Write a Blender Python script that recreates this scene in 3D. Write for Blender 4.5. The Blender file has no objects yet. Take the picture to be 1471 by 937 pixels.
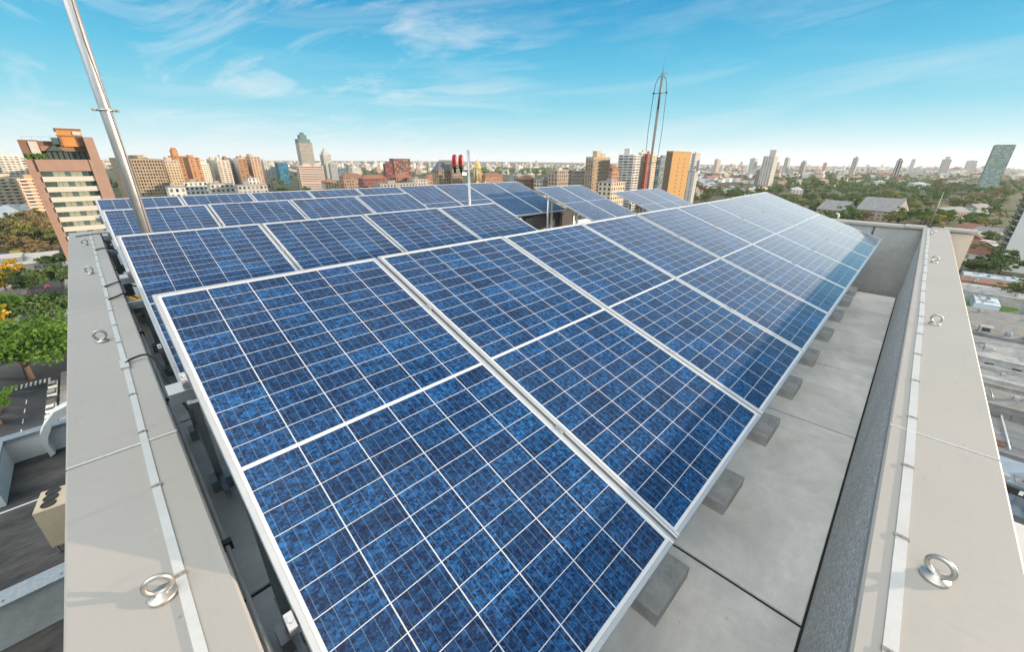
import bpy, bmesh, math, random
from mathutils import Vector, Matrix
from math import radians as R_, sin, cos, pi
random.seed(11)
sc = bpy.context.scene
COL = sc.collection

# ------------------------------------------------------------------ camera
F_PX, PITCH, ROLL, YAW = 573.15, 0.39552, 0.00953, 0.77208
CAM = Vector((-0.073, -0.269, 1.1667))
_fh = Vector((cos(YAW), sin(YAW), 0)); _r0 = Vector((sin(YAW), -cos(YAW), 0)); _up = Vector((0, 0, 1))
FWD = _fh*cos(PITCH) - _up*sin(PITCH); _u0 = _fh*sin(PITCH) + _up*cos(PITCH)
RGT = _r0*cos(ROLL) + _u0*sin(ROLL); UPV = -_r0*sin(ROLL) + _u0*cos(ROLL)
cd = bpy.data.cameras.new('camera'); cam = bpy.data.objects.new('camera', cd); COL.objects.link(cam)
M = Matrix((RGT, UPV, -FWD)).transposed().to_4x4(); M.translation = CAM
cam.matrix_world = M
cd.sensor_width = 36; cd.lens = F_PX/1471*36; cd.clip_start = 0.02; cd.clip_end = 30000
sc.camera = cam

def ray(px, py):
    return RGT*((px-735.5)/F_PX) + UPV*(-(py-468.5)/F_PX) + FWD
def on_z(px, py, z):
    d = ray(px, py); return CAM + d*((z-CAM.z)/d.z)
def on_x(px, py, x):
    d = ray(px, py); return CAM + d*((x-CAM.x)/d.x)
def on_y(px, py, y):
    d = ray(px, py); return CAM + d*((y-CAM.y)/d.y)
def at_depth(px, py, D):
    d = ray(px, py); return CAM + d*(D/(d.x*_fh.x+d.y*_fh.y))
def to_px(p):
    q = Vector(p)-CAM; z = q.dot(FWD)
    return (735.5+F_PX*q.dot(RGT)/z, 468.5-F_PX*q.dot(UPV)/z)

# ------------------------------------------------------------------ sky and sun
SUN_DIR = Vector((5.3, -4.9, 1.0)).normalized()
SUN_EL = math.asin(SUN_DIR.z)
SUN_ROT = math.atan2(SUN_DIR.x, SUN_DIR.y)
w = bpy.data.worlds.new('World'); sc.world = w; w.use_nodes = True
nt = w.node_tree; N = nt.nodes; Lk = nt.links
for n in list(N): N.remove(n)
def wn(t, **kw):
    n = N.new(t)
    for k, v in kw.items(): setattr(n, k, v)
    return n
def wmath(op, a, b=None, c=None):
    n = wn('ShaderNodeMath', operation=op)
    for i, v in enumerate((a, b, c)):
        if v is None: continue
        if isinstance(v, (int, float)): n.inputs[i].default_value = v
        else: Lk.new(v, n.inputs[i])
    return n.outputs[0]
tc = wn('ShaderNodeTexCoord'); sep = wn('ShaderNodeSeparateXYZ'); Lk.new(tc.outputs['Generated'], sep.inputs[0])
sky = wn('ShaderNodeTexSky', sky_type='NISHITA'); sky.sun_disc = False
sky.sun_elevation = SUN_EL; sky.sun_rotation = SUN_ROT; sky.altitude = 600; sky.air_density = 1.0; sky.dust_density = 0.6; sky.ozone_density = 2.0
elev = wmath('MAXIMUM', sep.outputs[2], 0.0)
ramp = wn('ShaderNodeValToRGB'); Lk.new(elev, ramp.inputs[0])
K_EXP = 2**1.3
SKYRAMP = [(c[0], tuple(q/K_EXP for q in c[1])) for c in [(0.0, (0.88, 0.955, 0.975)), (0.045, (0.58, 0.85, 0.92)), (0.10, (0.28, 0.70, 0.855)), (0.18, (0.115, 0.55, 0.80)),
           (0.28, (0.028, 0.36, 0.67)), (0.48, (0.06, 0.34, 0.62)), (1.0, (0.62, 0.68, 0.72))]]
er = ramp.color_ramp
er.elements[0].position = 0; er.elements[1].position = 1
for p, c in SKYRAMP[1:-1]: er.elements.new(p)
for e, (p, c) in zip(er.elements, SKYRAMP): e.position = p; e.color = (*c, 1)
# wispy high cloud
CLOUD_LOC = (-4.0, 7.7, 0)
zz = wmath('ADD', elev, 0.10)
cx = wmath('DIVIDE', sep.outputs[0], zz); cy = wmath('DIVIDE', sep.outputs[1], zz)
cmb = wn('ShaderNodeCombineXYZ'); Lk.new(cx, cmb.inputs[0]); Lk.new(cy, cmb.inputs[1])
mp = wn('ShaderNodeMapping'); Lk.new(cmb.outputs[0], mp.inputs[0])
mp.inputs['Rotation'].default_value = (0, 0, R_(20)); mp.inputs['Scale'].default_value = (0.60, 0.34, 1); mp.inputs['Location'].default_value = CLOUD_LOC
nz = wn('ShaderNodeTexNoise'); Lk.new(mp.outputs[0], nz.inputs['Vector'])
nz.inputs['Scale'].default_value = 1.0; nz.inputs['Detail'].default_value = 10; nz.inputs['Roughness'].default_value = 0.63; nz.inputs['Distortion'].default_value = 2.6
wd_ = wn('ShaderNodeVectorMath', operation='DOT_PRODUCT'); Lk.new(tc.outputs['Generated'], wd_.inputs[0]); wd_.inputs[1].default_value = ray(400, 50).normalized()
mk = wn('ShaderNodeMapRange'); Lk.new(wd_.outputs['Value'], mk.inputs[0])
for i, v in ((1, 0.84), (2, 0.985), (3, 0.12), (4, 1.0)): mk.inputs[i].default_value = v
cr1 = wn('ShaderNodeMapRange'); Lk.new(nz.outputs[0], cr1.inputs[0])
for i, v in ((1, 0.49), (2, 0.72), (3, 0.0), (4, 0.68)): cr1.inputs[i].default_value = v
st = wn('ShaderNodeCombineXYZ'); Lk.new(sep.outputs[0], st.inputs[0]); Lk.new(sep.outputs[1], st.inputs[1])
Lk.new(wmath('ADD', wmath('MULTIPLY', sep.outputs[2], 9.0), wmath('MULTIPLY', sep.outputs[1], 0.9)), st.inputs[2])
nz2 = wn('ShaderNodeTexNoise'); Lk.new(st.outputs[0], nz2.inputs['Vector']); nz2.inputs['Scale'].default_value = 2.1; nz2.inputs['Detail'].default_value = 7; nz2.inputs['Roughness'].default_value = 0.6; nz2.inputs['Distortion'].default_value = 0.5
cr2 = wn('ShaderNodeMapRange'); Lk.new(nz2.outputs[0], cr2.inputs[0])
for i, v in ((1, 0.48), (2, 0.80), (3, 0.0), (4, 0.34)): cr2.inputs[i].default_value = v
cr = wn('ShaderNodeMath', operation='MAXIMUM'); Lk.new(wmath('MULTIPLY', cr1.outputs[0], mk.outputs[0]), cr.inputs[0]); Lk.new(cr2.outputs[0], cr.inputs[1])
mix1 = wn('ShaderNodeMixRGB'); Lk.new(cr.outputs[0], mix1.inputs[0]); Lk.new(ramp.outputs[0], mix1.inputs[1]); mix1.inputs[2].default_value = (0.92/K_EXP, 0.96/K_EXP, 0.97/K_EXP, 1)
# brightening of the sky around the sun
dot = wn('ShaderNodeVectorMath', operation='DOT_PRODUCT'); Lk.new(tc.outputs['Generated'], dot.inputs[0]); dot.inputs[1].default_value = SUN_DIR
glow = wmath('POWER', wmath('MAXIMUM', dot.outputs['Value'], 0.0), 40.0)
GLOW = 3.0
gm = wn('ShaderNodeMixRGB', blend_type='ADD'); gm.inputs[0].default_value = 1.0
gcol = wn('ShaderNodeMixRGB', blend_type='MULTIPLY'); gcol.inputs[0].default_value = 1.0; gcol.inputs[1].default_value = (1.0*GLOW, 0.93*GLOW, 0.80*GLOW, 1)
Lk.new(glow, gcol.inputs[2]); Lk.new(mix1.outputs[0], gm.inputs[1]); Lk.new(gcol.outputs[0], gm.inputs[2])
# added bright lobe high behind the camera, unseen, fills the walkway with light
fill_lobe = wn('ShaderNodeVectorMath', operation='DOT_PRODUCT'); Lk.new(tc.outputs['Generated'], fill_lobe.inputs[0]); fill_lobe.inputs[1].default_value = Vector((-0.60, -0.08, 0.80)).normalized()
bk = wmath('POWER', wmath('MAXIMUM', fill_lobe.outputs['Value'], 0.0), 5.0)
bcol = wn('ShaderNodeMixRGB', blend_type='MULTIPLY'); bcol.inputs[0].default_value = 1.0; FILL = 2.1; bcol.inputs[1].default_value = (1.0*FILL, 0.95*FILL, 0.86*FILL, 1)
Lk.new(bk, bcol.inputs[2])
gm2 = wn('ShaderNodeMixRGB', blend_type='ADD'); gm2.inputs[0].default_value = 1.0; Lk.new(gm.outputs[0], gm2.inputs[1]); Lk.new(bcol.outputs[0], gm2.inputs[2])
SKY_STRENGTH = 0.10
up10 = wn('ShaderNodeMixRGB', blend_type='MULTIPLY'); up10.inputs[0].default_value = 1; up10.inputs[2].default_value = (1/SKY_STRENGTH,)*3 + (1,)
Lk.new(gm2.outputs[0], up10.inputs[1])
mixs = wn('ShaderNodeMixRGB'); mixs.inputs[0].default_value = 0.97
Lk.new(sky.outputs[0], mixs.inputs[1]); Lk.new(up10.outputs[0], mixs.inputs[2])
bg = wn('ShaderNodeBackground'); Lk.new(mixs.outputs[0], bg.inputs[0]); bg.inputs[1].default_value = SKY_STRENGTH
wo = wn('ShaderNodeOutputWorld'); Lk.new(bg.outputs[0], wo.inputs[0])
sd = bpy.data.lights.new('sun', 'SUN'); sun = bpy.data.objects.new('sun', sd); COL.objects.link(sun)
sd.energy = 3.7; sd.angle = R_(0.6); sd.color = (1.0, 0.77, 0.55)
sun.rotation_euler = SUN_DIR.to_track_quat('Z', 'Y').to_euler()
vs = sc.view_settings; vs.view_transform = 'Standard'; vs.look = 'None'; vs.exposure = 1.3; vs.gamma = 1.0; vs.use_curve_mapping = False

# ------------------------------------------------------------------ materials
MATS = {}
def new_mat(name):
    m = bpy.data.materials.new(name); m.use_nodes = True
    MATS[name] = m
    return m, m.node_tree, m.node_tree.nodes['Principled BSDF']
def nmath(t, op, a, b=None, c=None, clamp=False):
    n = t.nodes.new('ShaderNodeMath'); n.operation = op; n.use_clamp = clamp
    for i, v in enumerate((a, b, c)):
        if v is None: continue
        if isinstance(v, (int, float)): n.inputs[i].default_value = v
        else: t.links.new(v, n.inputs[i])
    return n.outputs[0]
def nmix(t, fac, a, b, blend='MIX'):
    n = t.nodes.new('ShaderNodeMixRGB'); n.blend_type = blend
    for i, v in enumerate((fac, a, b)):
        if isinstance(v, (int, float)): n.inputs[i].default_value = v
        elif isinstance(v, tuple): n.inputs[i].default_value = (*v, 1) if len(v) == 3 else v
        else: t.links.new(v, n.inputs[i])
    return n.outputs[0]
def nnoise(t, vec, scale, detail=4, rough=0.55, dist=0.0):
    n = t.nodes.new('ShaderNodeTexNoise'); n.inputs['Scale'].default_value = scale; n.inputs['Detail'].default_value = detail
    n.inputs['Roughness'].default_value = rough; n.inputs['Distortion'].default_value = dist
    if vec is not None: t.links.new(vec, n.inputs['Vector'])
    return n.outputs[0]
def nmap(t, val, a, b, c, d):
    n = t.nodes.new('ShaderNodeMapRange'); t.links.new(val, n.inputs[0])
    for i, v in enumerate((a, b, c, d)): n.inputs[i+1].default_value = v
    return n.outputs[0]
def coords(t, kind='Object', scale=None):
    o = t.nodes.new('ShaderNodeTexCoord').outputs[kind]
    if scale:
        m = t.nodes.new('ShaderNodeMapping'); m.inputs['Scale'].default_value = scale; t.links.new(o, m.inputs[0]); o = m.outputs[0]
    return o
def mottled(name, col, col2=None, scale=4.0, amt=0.5, rough=0.7, metal=0.0, bump=0.0, bscale=60, stretch=None, vary=0.0, spec=0.4):
    if name in MATS: return MATS[name]
    m, t, b = new_mat(name)
    col2 = col2 or tuple(c*0.72 for c in col)
    v = coords(t, 'Object', stretch)
    n1 = nnoise(t, v, scale, 6, 0.62); n2 = nnoise(t, v, scale*7.3, 3)
    f = nmath(t, 'ADD', nmath(t, 'MULTIPLY', n1, 0.7), nmath(t, 'MULTIPLY', n2, 0.3))
    f = nmap(t, f, 0.36, 0.66, 0, 1)
    c = nmix(t, nmath(t, 'MULTIPLY', f, amt), col, col2)
    if vary:
        oi = t.nodes.new('ShaderNodeObjectInfo')
        k = nmap(t, oi.outputs['Random'], 0, 1, 1-vary, 1+vary)
        c = nmix(t, 1.0, c, k, 'MULTIPLY')
    t.links.new(c, b.inputs['Base Color'])
    b.inputs['Roughness'].default_value = rough; b.inputs['Metallic'].default_value = metal
    b.inputs['Specular IOR Level'].default_value = spec
    if bump:
        bn = t.nodes.new('ShaderNodeBump'); bn.inputs['Strength'].default_value = bump; bn.inputs['Distance'].default_value = 0.01
        t.links.new(nnoise(t, v, bscale, 3), bn.inputs['Height']); t.links.new(bn.outputs[0], b.inputs['Normal'])
    return m

def solar_mat(W, L, lip):
    m, t, b = new_mat('polycrystalline_cells')
    s = t.nodes.new('ShaderNodeSeparateXYZ'); v = coords(t); t.links.new(v, s.inputs[0])
    mx, my, mid = lip+0.009, lip+0.010, 0.013
    X = nmath(t, 'SUBTRACT', s.outputs[0], mx)
    px = (W-2*mx)/6
    ux = nmath(t, 'DIVIDE', X, px)
    ux = nmath(t, 'ADD', ux, 0.0)
    half = (L/2-mid/2-my); py = half/12
    up = nmath(t, 'GREATER_THAN', s.outputs[1], L/2)
    Y = nmath(t, 'SUBTRACT', s.outputs[1], nmath(t, 'ADD', my, nmath(t, 'MULTIPLY', up, half+mid)))
    uy = nmath(t, 'DIVIDE', Y, py)
    fx = nmath(t, 'FRACT', ux); fy = nmath(t, 'FRACT', uy)
    def edge(f, wd):   # 1 near the cell border
        return nmath(t, 'GREATER_THAN', nmath(t, 'ABSOLUTE', nmath(t, 'SUBTRACT', f, 0.5)), 0.5-wd)
    line = nmath(t, 'MAXIMUM', edge(fx, 0.011), edge(fy, 0.014))
    out = nmath(t, 'MAXIMUM', nmath(t, 'GREATER_THAN', nmath(t, 'ABSOLUTE', nmath(t, 'SUBTRACT', ux, 3)), 3.0),
                nmath(t, 'GREATER_THAN', nmath(t, 'ABSOLUTE', nmath(t, 'SUBTRACT', uy, 6)), 6.0))
    line = nmath(t, 'MAXIMUM', line, out)
    bx = nmath(t, 'FRACT', nmath(t, 'MULTIPLY', fx, 5))
    bus = nmath(t, 'LESS_THAN', nmath(t, 'ABSOLUTE', nmath(t, 'SUBTRACT', bx, 0.5)), 0.022)
    # cell id
    oi = t.nodes.new('ShaderNodeObjectInfo')
    cid = t.nodes.new('ShaderNodeCombineXYZ'); t.links.new(nmath(t, 'FLOOR', ux), cid.inputs[0])
    t.links.new(nmath(t, 'ADD', nmath(t, 'FLOOR', uy), nmath(t, 'MULTIPLY', up, 40)), cid.inputs[1]); t.links.new(nmath(t, 'MULTIPLY', oi.outputs['Random'], 97.0), cid.inputs[2])
    wnz = t.nodes.new('ShaderNodeTexWhiteNoise'); t.links.new(cid.outputs[0], wnz.inputs[0])
    off = t.nodes.new('ShaderNodeVectorMath'); off.operation = 'ADD'; t.links.new(v, off.inputs[0])
    sc3 = t.nodes.new('ShaderNodeVectorMath'); sc3.operation = 'SCALE'; t.links.new(wnz.outputs['Color'], sc3.inputs[0]); sc3.inputs['Scale'].default_value = 7.0
    t.links.new(sc3.outputs[0], off.inputs[1])
    def vor(scale, sx):
        mp = t.nodes.new('ShaderNodeMapping'); mp.inputs['Scale'].default_value = (sx, 1, 1); mp.inputs['Rotation'].default_value = (0, 0, 0.7); t.links.new(off.outputs[0], mp.inputs[0])
        nn = t.nodes.new('ShaderNodeTexNoise'); nn.inputs['Scale'].default_value = scale*.8; t.links.new(mp.outputs[0], nn.inputs['Vector'])
        ad = t.nodes.new('ShaderNodeMixRGB'); ad.blend_type = 'LINEAR_LIGHT'; ad.inputs[0].default_value = 0.004; t.links.new(mp.outputs[0], ad.inputs[1]); t.links.new(nn.outputs['Color'], ad.inputs[2])
        vo = t.nodes.new('ShaderNodeTexVoronoi'); vo.inputs['Scale'].default_value = scale; t.links.new(ad.outputs[0], vo.inputs['Vector'])
        sp = t.nodes.new('ShaderNodeSeparateColor'); t.links.new(vo.outputs['Color'], sp.inputs[0]); return sp.outputs[0], sp.outputs[1]
    a1, a2 = vor(120, 0.6); b1, b2 = vor(260, 1.0)
    mxv = nmath(t, 'ADD', nmath(t, 'MULTIPLY', nmath(t, 'POWER', a1, 2.2), 0.55), nmath(t, 'MULTIPLY', nmath(t, 'POWER', b1, 2.4), 0.50))
    gain = nmap(t, wnz.outputs['Value'], 0, 1, 0.50, 1.15)
    big = nmap(t, nnoise(t, v, 2.4, 2), 0.35, 0.65, 0.75, 1.2)
    f = nmath(t, 'MULTIPLY', nmath(t, 'MULTIPLY', mxv, gain), big)
    cell = nmix(t, f, (0.001, 0.004, 0.020), (0.014, 0.120, 0.33))
    cell = nmix(t, nmath(t, 'MULTIPLY', b2, 0.18), cell, (0.002, 0.006, 0.045))
    c = nmix(t, nmath(t, 'MULTIPLY', bus, 0.40), cell, (0.17, 0.24, 0.34))
    c = nmix(t, line, c, (0.42, 0.435, 0.45))
    dust = nmap(t, nnoise(t, v, 1.6, 5, 0.6), 0.36, 0.72, 0.0, 0.024)
    c = nmix(t, dust, c, (0.45, 0.47, 0.5))
    t.links.new(c, b.inputs['Base Color'])
    b.inputs['Roughness'].default_value = 0.35
    b.inputs['Specular IOR Level'].default_value = 0.17
    b.inputs['IOR'].default_value = 1.5
    rg = nmap(t, nnoise(t, v, 9, 4), 0.3, 0.7, 0.05, 0.11)
    t.links.new(rg, b.inputs['Roughness'])
    b.inputs['Coat Weight'].default_value = 1.0; b.inputs['Coat Roughness'].default_value = 0.60; b.inputs['Coat IOR'].default_value = 1.10
    b.inputs['Sheen Weight'].default_value = 1.0; b.inputs['Sheen Roughness'].default_value = 0.238; b.inputs['Sheen Tint'].default_value = (1, 0.97, 0.93, 1)
    return m

def foliage(name, dark, light, warm):
    m, t, b = new_mat(name)
    g = t.nodes.new('ShaderNodeNewGeometry'); oi = t.nodes.new('ShaderNodeObjectInfo')
    v = coords(t)
    n = nmap(t, nnoise(t, v, 2.6, 3), 0.35, 0.65, 0, 1)
    f = nmath(t, 'ADD', nmath(t, 'MULTIPLY', n, 0.55), nmath(t, 'MULTIPLY', g.outputs['Random Per Island'], 0.45))
    c = nmix(t, f, dark, light)
    c = nmix(t, nmath(t, 'MULTIPLY', oi.outputs['Random'], 0.55), c, warm)
    t.links.new(c, b.inputs['Base Color']); b.inputs['Roughness'].default_value = 0.65; b.inputs['Specular IOR Level'].default_value = 0.25
    # thin leaves let some light through
    tr = t.nodes.new('ShaderNodeBsdfTranslucent'); t.links.new(c, tr.inputs[0])
    mx = t.nodes.new('ShaderNodeMixShader'); mx.inputs[0].default_value = 0.3
    t.links.new(b.outputs[0], mx.inputs[1]); t.links.new(tr.outputs[0], mx.inputs[2])
    t.links.new(mx.outputs[0], t.nodes['Material Output'].inputs[0])
    return m

def window_mat(name, dark, light, share=0.3, rough=0.12):
    m, t, b = new_mat(name)
    g = t.nodes.new('ShaderNodeNewGeometry')
    r = g.outputs['Random Per Island']
    k = nmap(t, r, 1-share-0.08, 1-share+0.08, 0, 1)
    d = nmix(t, nmath(t, 'FRACT', nmath(t, 'MULTIPLY', r, 17.3)), tuple(c*0.5 for c in dark), tuple(c*1.5 for c in dark))
    c = nmix(t, k, d, light)
    t.links.new(c, b.inputs['Base Color']); b.inputs['Roughness'].default_value = rough; b.inputs['Specular IOR Level'].default_value = 0.6
    return m

PW, PL, LIP = 0.987, 1.976, 0.015
TILT = 0.3315
m_cells = solar_mat(PW, PL, LIP)
m_alu = mottled('anodised_aluminium', (0.43, 0.44, 0.45), (0.33, 0.34, 0.36), 6, 0.5, 0.38, 0.55)
m_galv = mottled('galvanised_steel', (0.44, 0.445, 0.45), (0.26, 0.265, 0.27), 14, 0.8, 0.42, 0.75, stretch=(1, 1, .25))
m_bar = mottled('pale_earthing_bar', (0.52, 0.51, 0.49), (0.38, 0.375, 0.36), 9, 0.5, 0.5, 0.25)
m_zinc = mottled('zinc_eye_bolt', (0.46, 0.445, 0.415), (0.30, 0.285, 0.26), 40, 0.8, 0.38, 0.8)
m_rust = mottled('clip_steel', (0.30, 0.27, 0.24), (0.16, 0.14, 0.12), 60, 0.8, 0.6, 0.4)
m_black = mottled('black_cable', (0.018, 0.018, 0.02), (0.03, 0.03, 0.03), 20, 0.5, 0.5)
m_coping = None
def coping_mat():
    m, t, b = new_mat('painted_coping')
    v = coords(t)
    n1 = nmap(t, nnoise(t, v, 1.7, 6, 0.6), 0.35, 0.7, 0, 1); n2 = nmap(t, nnoise(t, v, 26, 5, 0.7), 0.55, 0.78, 0, 1)
    n3 = nmap(t, nnoise(t, v, 150, 2, 0.5), 0.5, 0.8, 0, 1)
    c = nmix(t, nmath(t, 'MULTIPLY', n1, 0.35), (0.325, 0.302, 0.274), (0.262, 0.247, 0.226))
    c = nmix(t, nmath(t, 'MULTIPLY', n2, 0.30), c, (0.25, 0.24, 0.225))
    c = nmix(t, nmath(t, 'MULTIPLY', n3, 0.14), c, (0.24, 0.23, 0.22))
    # water runs across the coping and a few pale scuffs
    for sx, sy in ((2.2, 26), (26, 2.2)):
        mpw = t.nodes.new('ShaderNodeMapping'); mpw.inputs['Scale'].default_value = (sx, sy, 1); t.links.new(v, mpw.inputs[0])
        rn = nmap(t, nnoise(t, mpw.outputs[0], 1.0, 5, 0.6, 0.6), 0.58, 0.80, 0, 0.26)
        c = nmix(t, rn, c, (0.22, 0.212, 0.20))
    sc_ = nmap(t, nnoise(t, v, 7.5, 6, 0.75, 1.5), 0.66, 0.76, 0, 0.35)
    c = nmix(t, sc_, c, (0.43, 0.42, 0.40))
    vs_ = t.nodes.new('ShaderNodeTexVoronoi'); vs_.inputs['Scale'].default_value = 9; t.links.new(v, vs_.inputs['Vector'])
    c = nmix(t, nmap(t, vs_.outputs['Distance'], 0.035, 0.055, 0.55, 0), c, (0.15, 0.14, 0.13))
    t.links.new(c, b.inputs['Base Color']); b.inputs['Roughness'].default_value = 0.58; b.inputs['Specular IOR Level'].default_value = 0.3
    bn = t.nodes.new('ShaderNodeBump'); bn.inputs['Strength'].default_value = 0.22; bn.inputs['Distance'].default_value = 0.006
    t.links.new(nnoise(t, v, 9, 5), bn.inputs['Height']); t.links.new(bn.outputs[0], b.inputs['Normal'])
    return m
m_coping = coping_mat()
def slab_mat():
    m, t, b = new_mat('concrete_deck_slabs')
    v = coords(t)
    n1 = nmap(t, nnoise(t, v, 1.5, 8, 0.66, 0.5), 0.34, 0.66, 0, 1); n2 = nmap(t, nnoise(t, v, 9, 6, 0.7), 0.4, 0.72, 0, 1)
    sp = nmap(t, nnoise(t, v, 38, 2, 0.4), 0.70, 0.78, 0, 1)
    g = t.nodes.new('ShaderNodeNewGeometry')
    c = nmix(t, n1, (0.86, 0.84, 0.80), (0.56, 0.555, 0.535))
    c = nmix(t, nmath(t, 'MULTIPLY', n2, 0.35), c, (0.52, 0.515, 0.495))
    c = nmix(t, nmath(t, 'MULTIPLY', sp, 0.5), c, (0.36, 0.36, 0.35))
    c = nmix(t, 1.0, c, nmap(t, g.outputs['Random Per Island'], 0, 1, 0.93, 1.07), 'MULTIPLY')
    t.links.new(c, b.inputs['Base Color']); b.inputs['Roughness'].default_value = 0.8; b.inputs['Specular IOR Level'].default_value = 0.3
    bn = t.nodes.new('ShaderNodeBump'); bn.inputs['Strength'].default_value = 0.25; bn.inputs['Distance'].default_value = 0.006
    t.links.new(nnoise(t, v, 30, 5, .7), bn.inputs['Height']); t.links.new(bn.outputs[0], b.inputs['Normal'])
    return m
m_slab = slab_mat()
def granite():
    m, t, b = new_mat('speckled_render')
    v = coords(t)
    vo = t.nodes.new('ShaderNodeTexVoronoi'); vo.inputs['Scale'].default_value = 105; t.links.new(v, vo.inputs['Vector'])
    sp = t.nodes.new('ShaderNodeSeparateColor'); t.links.new(vo.outputs['Color'], sp.inputs[0])
    n1 = nmap(t, nnoise(t, v, 2, 5), 0.3, 0.7, 0, 1)
    c = nmix(t, nmath(t, 'POWER', sp.outputs[0], 1.5), (0.32, 0.312, 0.30), (0.80, 0.775, 0.74))
    c = nmix(t, nmath(t, 'MULTIPLY', n1, 0.3), c, (0.22, 0.22, 0.22))
    t.links.new(c, b.inputs['Base Color']); b.inputs['Roughness'].default_value = 0.85
    bn = t.nodes.new('ShaderNodeBump'); bn.inputs['Strength'].default_value = 0.5; bn.inputs['Distance'].default_value = 0.004
    t.links.new(nnoise(t, v, 160, 2), bn.inputs['Height']); t.links.new(bn.outputs[0], b.inputs['Normal'])
    return m
m_gran = granite()
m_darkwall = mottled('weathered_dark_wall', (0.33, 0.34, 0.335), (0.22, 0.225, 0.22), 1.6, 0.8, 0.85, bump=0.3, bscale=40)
m_gap = mottled('joint_filler', (0.035, 0.034, 0.032), None, 20, 0.5, 0.9)
m_block = mottled('ballast_concrete', (0.50, 0.50, 0.49), (0.30, 0.305, 0.30), 9, 0.9, 0.9, bump=0.5, bscale=70)
m_tanwall = mottled('tan_render', (0.52, 0.44, 0.36), (0.40, 0.34, 0.28), 2, 0.7, 0.85)
m_bitumen = mottled('worn_bitumen', (0.022, 0.022, 0.023), (0.085, 0.08, 0.075), 1.4, 1.0, 0.9, stretch=(.35, 1, 1))
m_white = mottled('white_paint', (0.58, 0.58, 0.565), (0.44, 0.435, 0.41), 1.2, 0.6, 0.6)
m_cream = mottled('cream_paint', (0.50, 0.40, 0.28), (0.36, 0.28, 0.20), 1.2, 0.6, 0.6)
m_red = mottled('red_lens', (0.30, 0.008, 0.012), (0.18, 0.008, 0.01), 8, 0.5, 0.35)
m_bark = mottled('bark', (0.085, 0.066, 0.05), (0.04, 0.032, 0.025), 5, 0.8, 0.9)
m_asphalt = mottled('asphalt', (0.062, 0.064, 0.068), (0.045, 0.046, 0.05), 0.25, 0.9, 0.85)
m_pave = mottled('pavement', (0.30, 0.29, 0.27), (0.20, 0.195, 0.19), 0.4, 0.8, 0.85)
m_mark = mottled('road_paint', (0.74, 0.74, 0.72), (0.5, 0.5, 0.5), 1.5, 0.6, 0.7)
m_win = window_mat('window_glass', (0.035, 0.045, 0.055), (0.20, 0.19, 0.17), 0.25)
m_wing = window_mat('green_window_glass', (0.05, 0.085, 0.08), (0.22, 0.25, 0.20), 0.35)
m_tyre = mottled('tyre', (0.02, 0.02, 0.02), None, 10, 0.4, 0.9)
FOL = {
 'bright': foliage('foliage_bright', (0.018, 0.055, 0.008), (0.085, 0.20, 0.022), (0.10, 0.18, 0.025)),
 'deep':   foliage('foliage_deep', (0.036, 0.075, 0.024), (0.115, 0.190, 0.055), (0.12, 0.17, 0.05)),
 'olive':  foliage('foliage_olive', (0.062, 0.085, 0.026), (0.20, 0.22, 0.065), (0.21, 0.20, 0.06)),
 'yellow': foliage('blossom_yellow', (0.20, 0.12, 0.012), (0.62, 0.42, 0.03), (0.5, 0.36, 0.03)),
 'tan':    foliage('foliage_tan', (0.11, 0.085, 0.045), (0.29, 0.215, 0.11), (0.29, 0.205, 0.09)),
}

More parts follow.
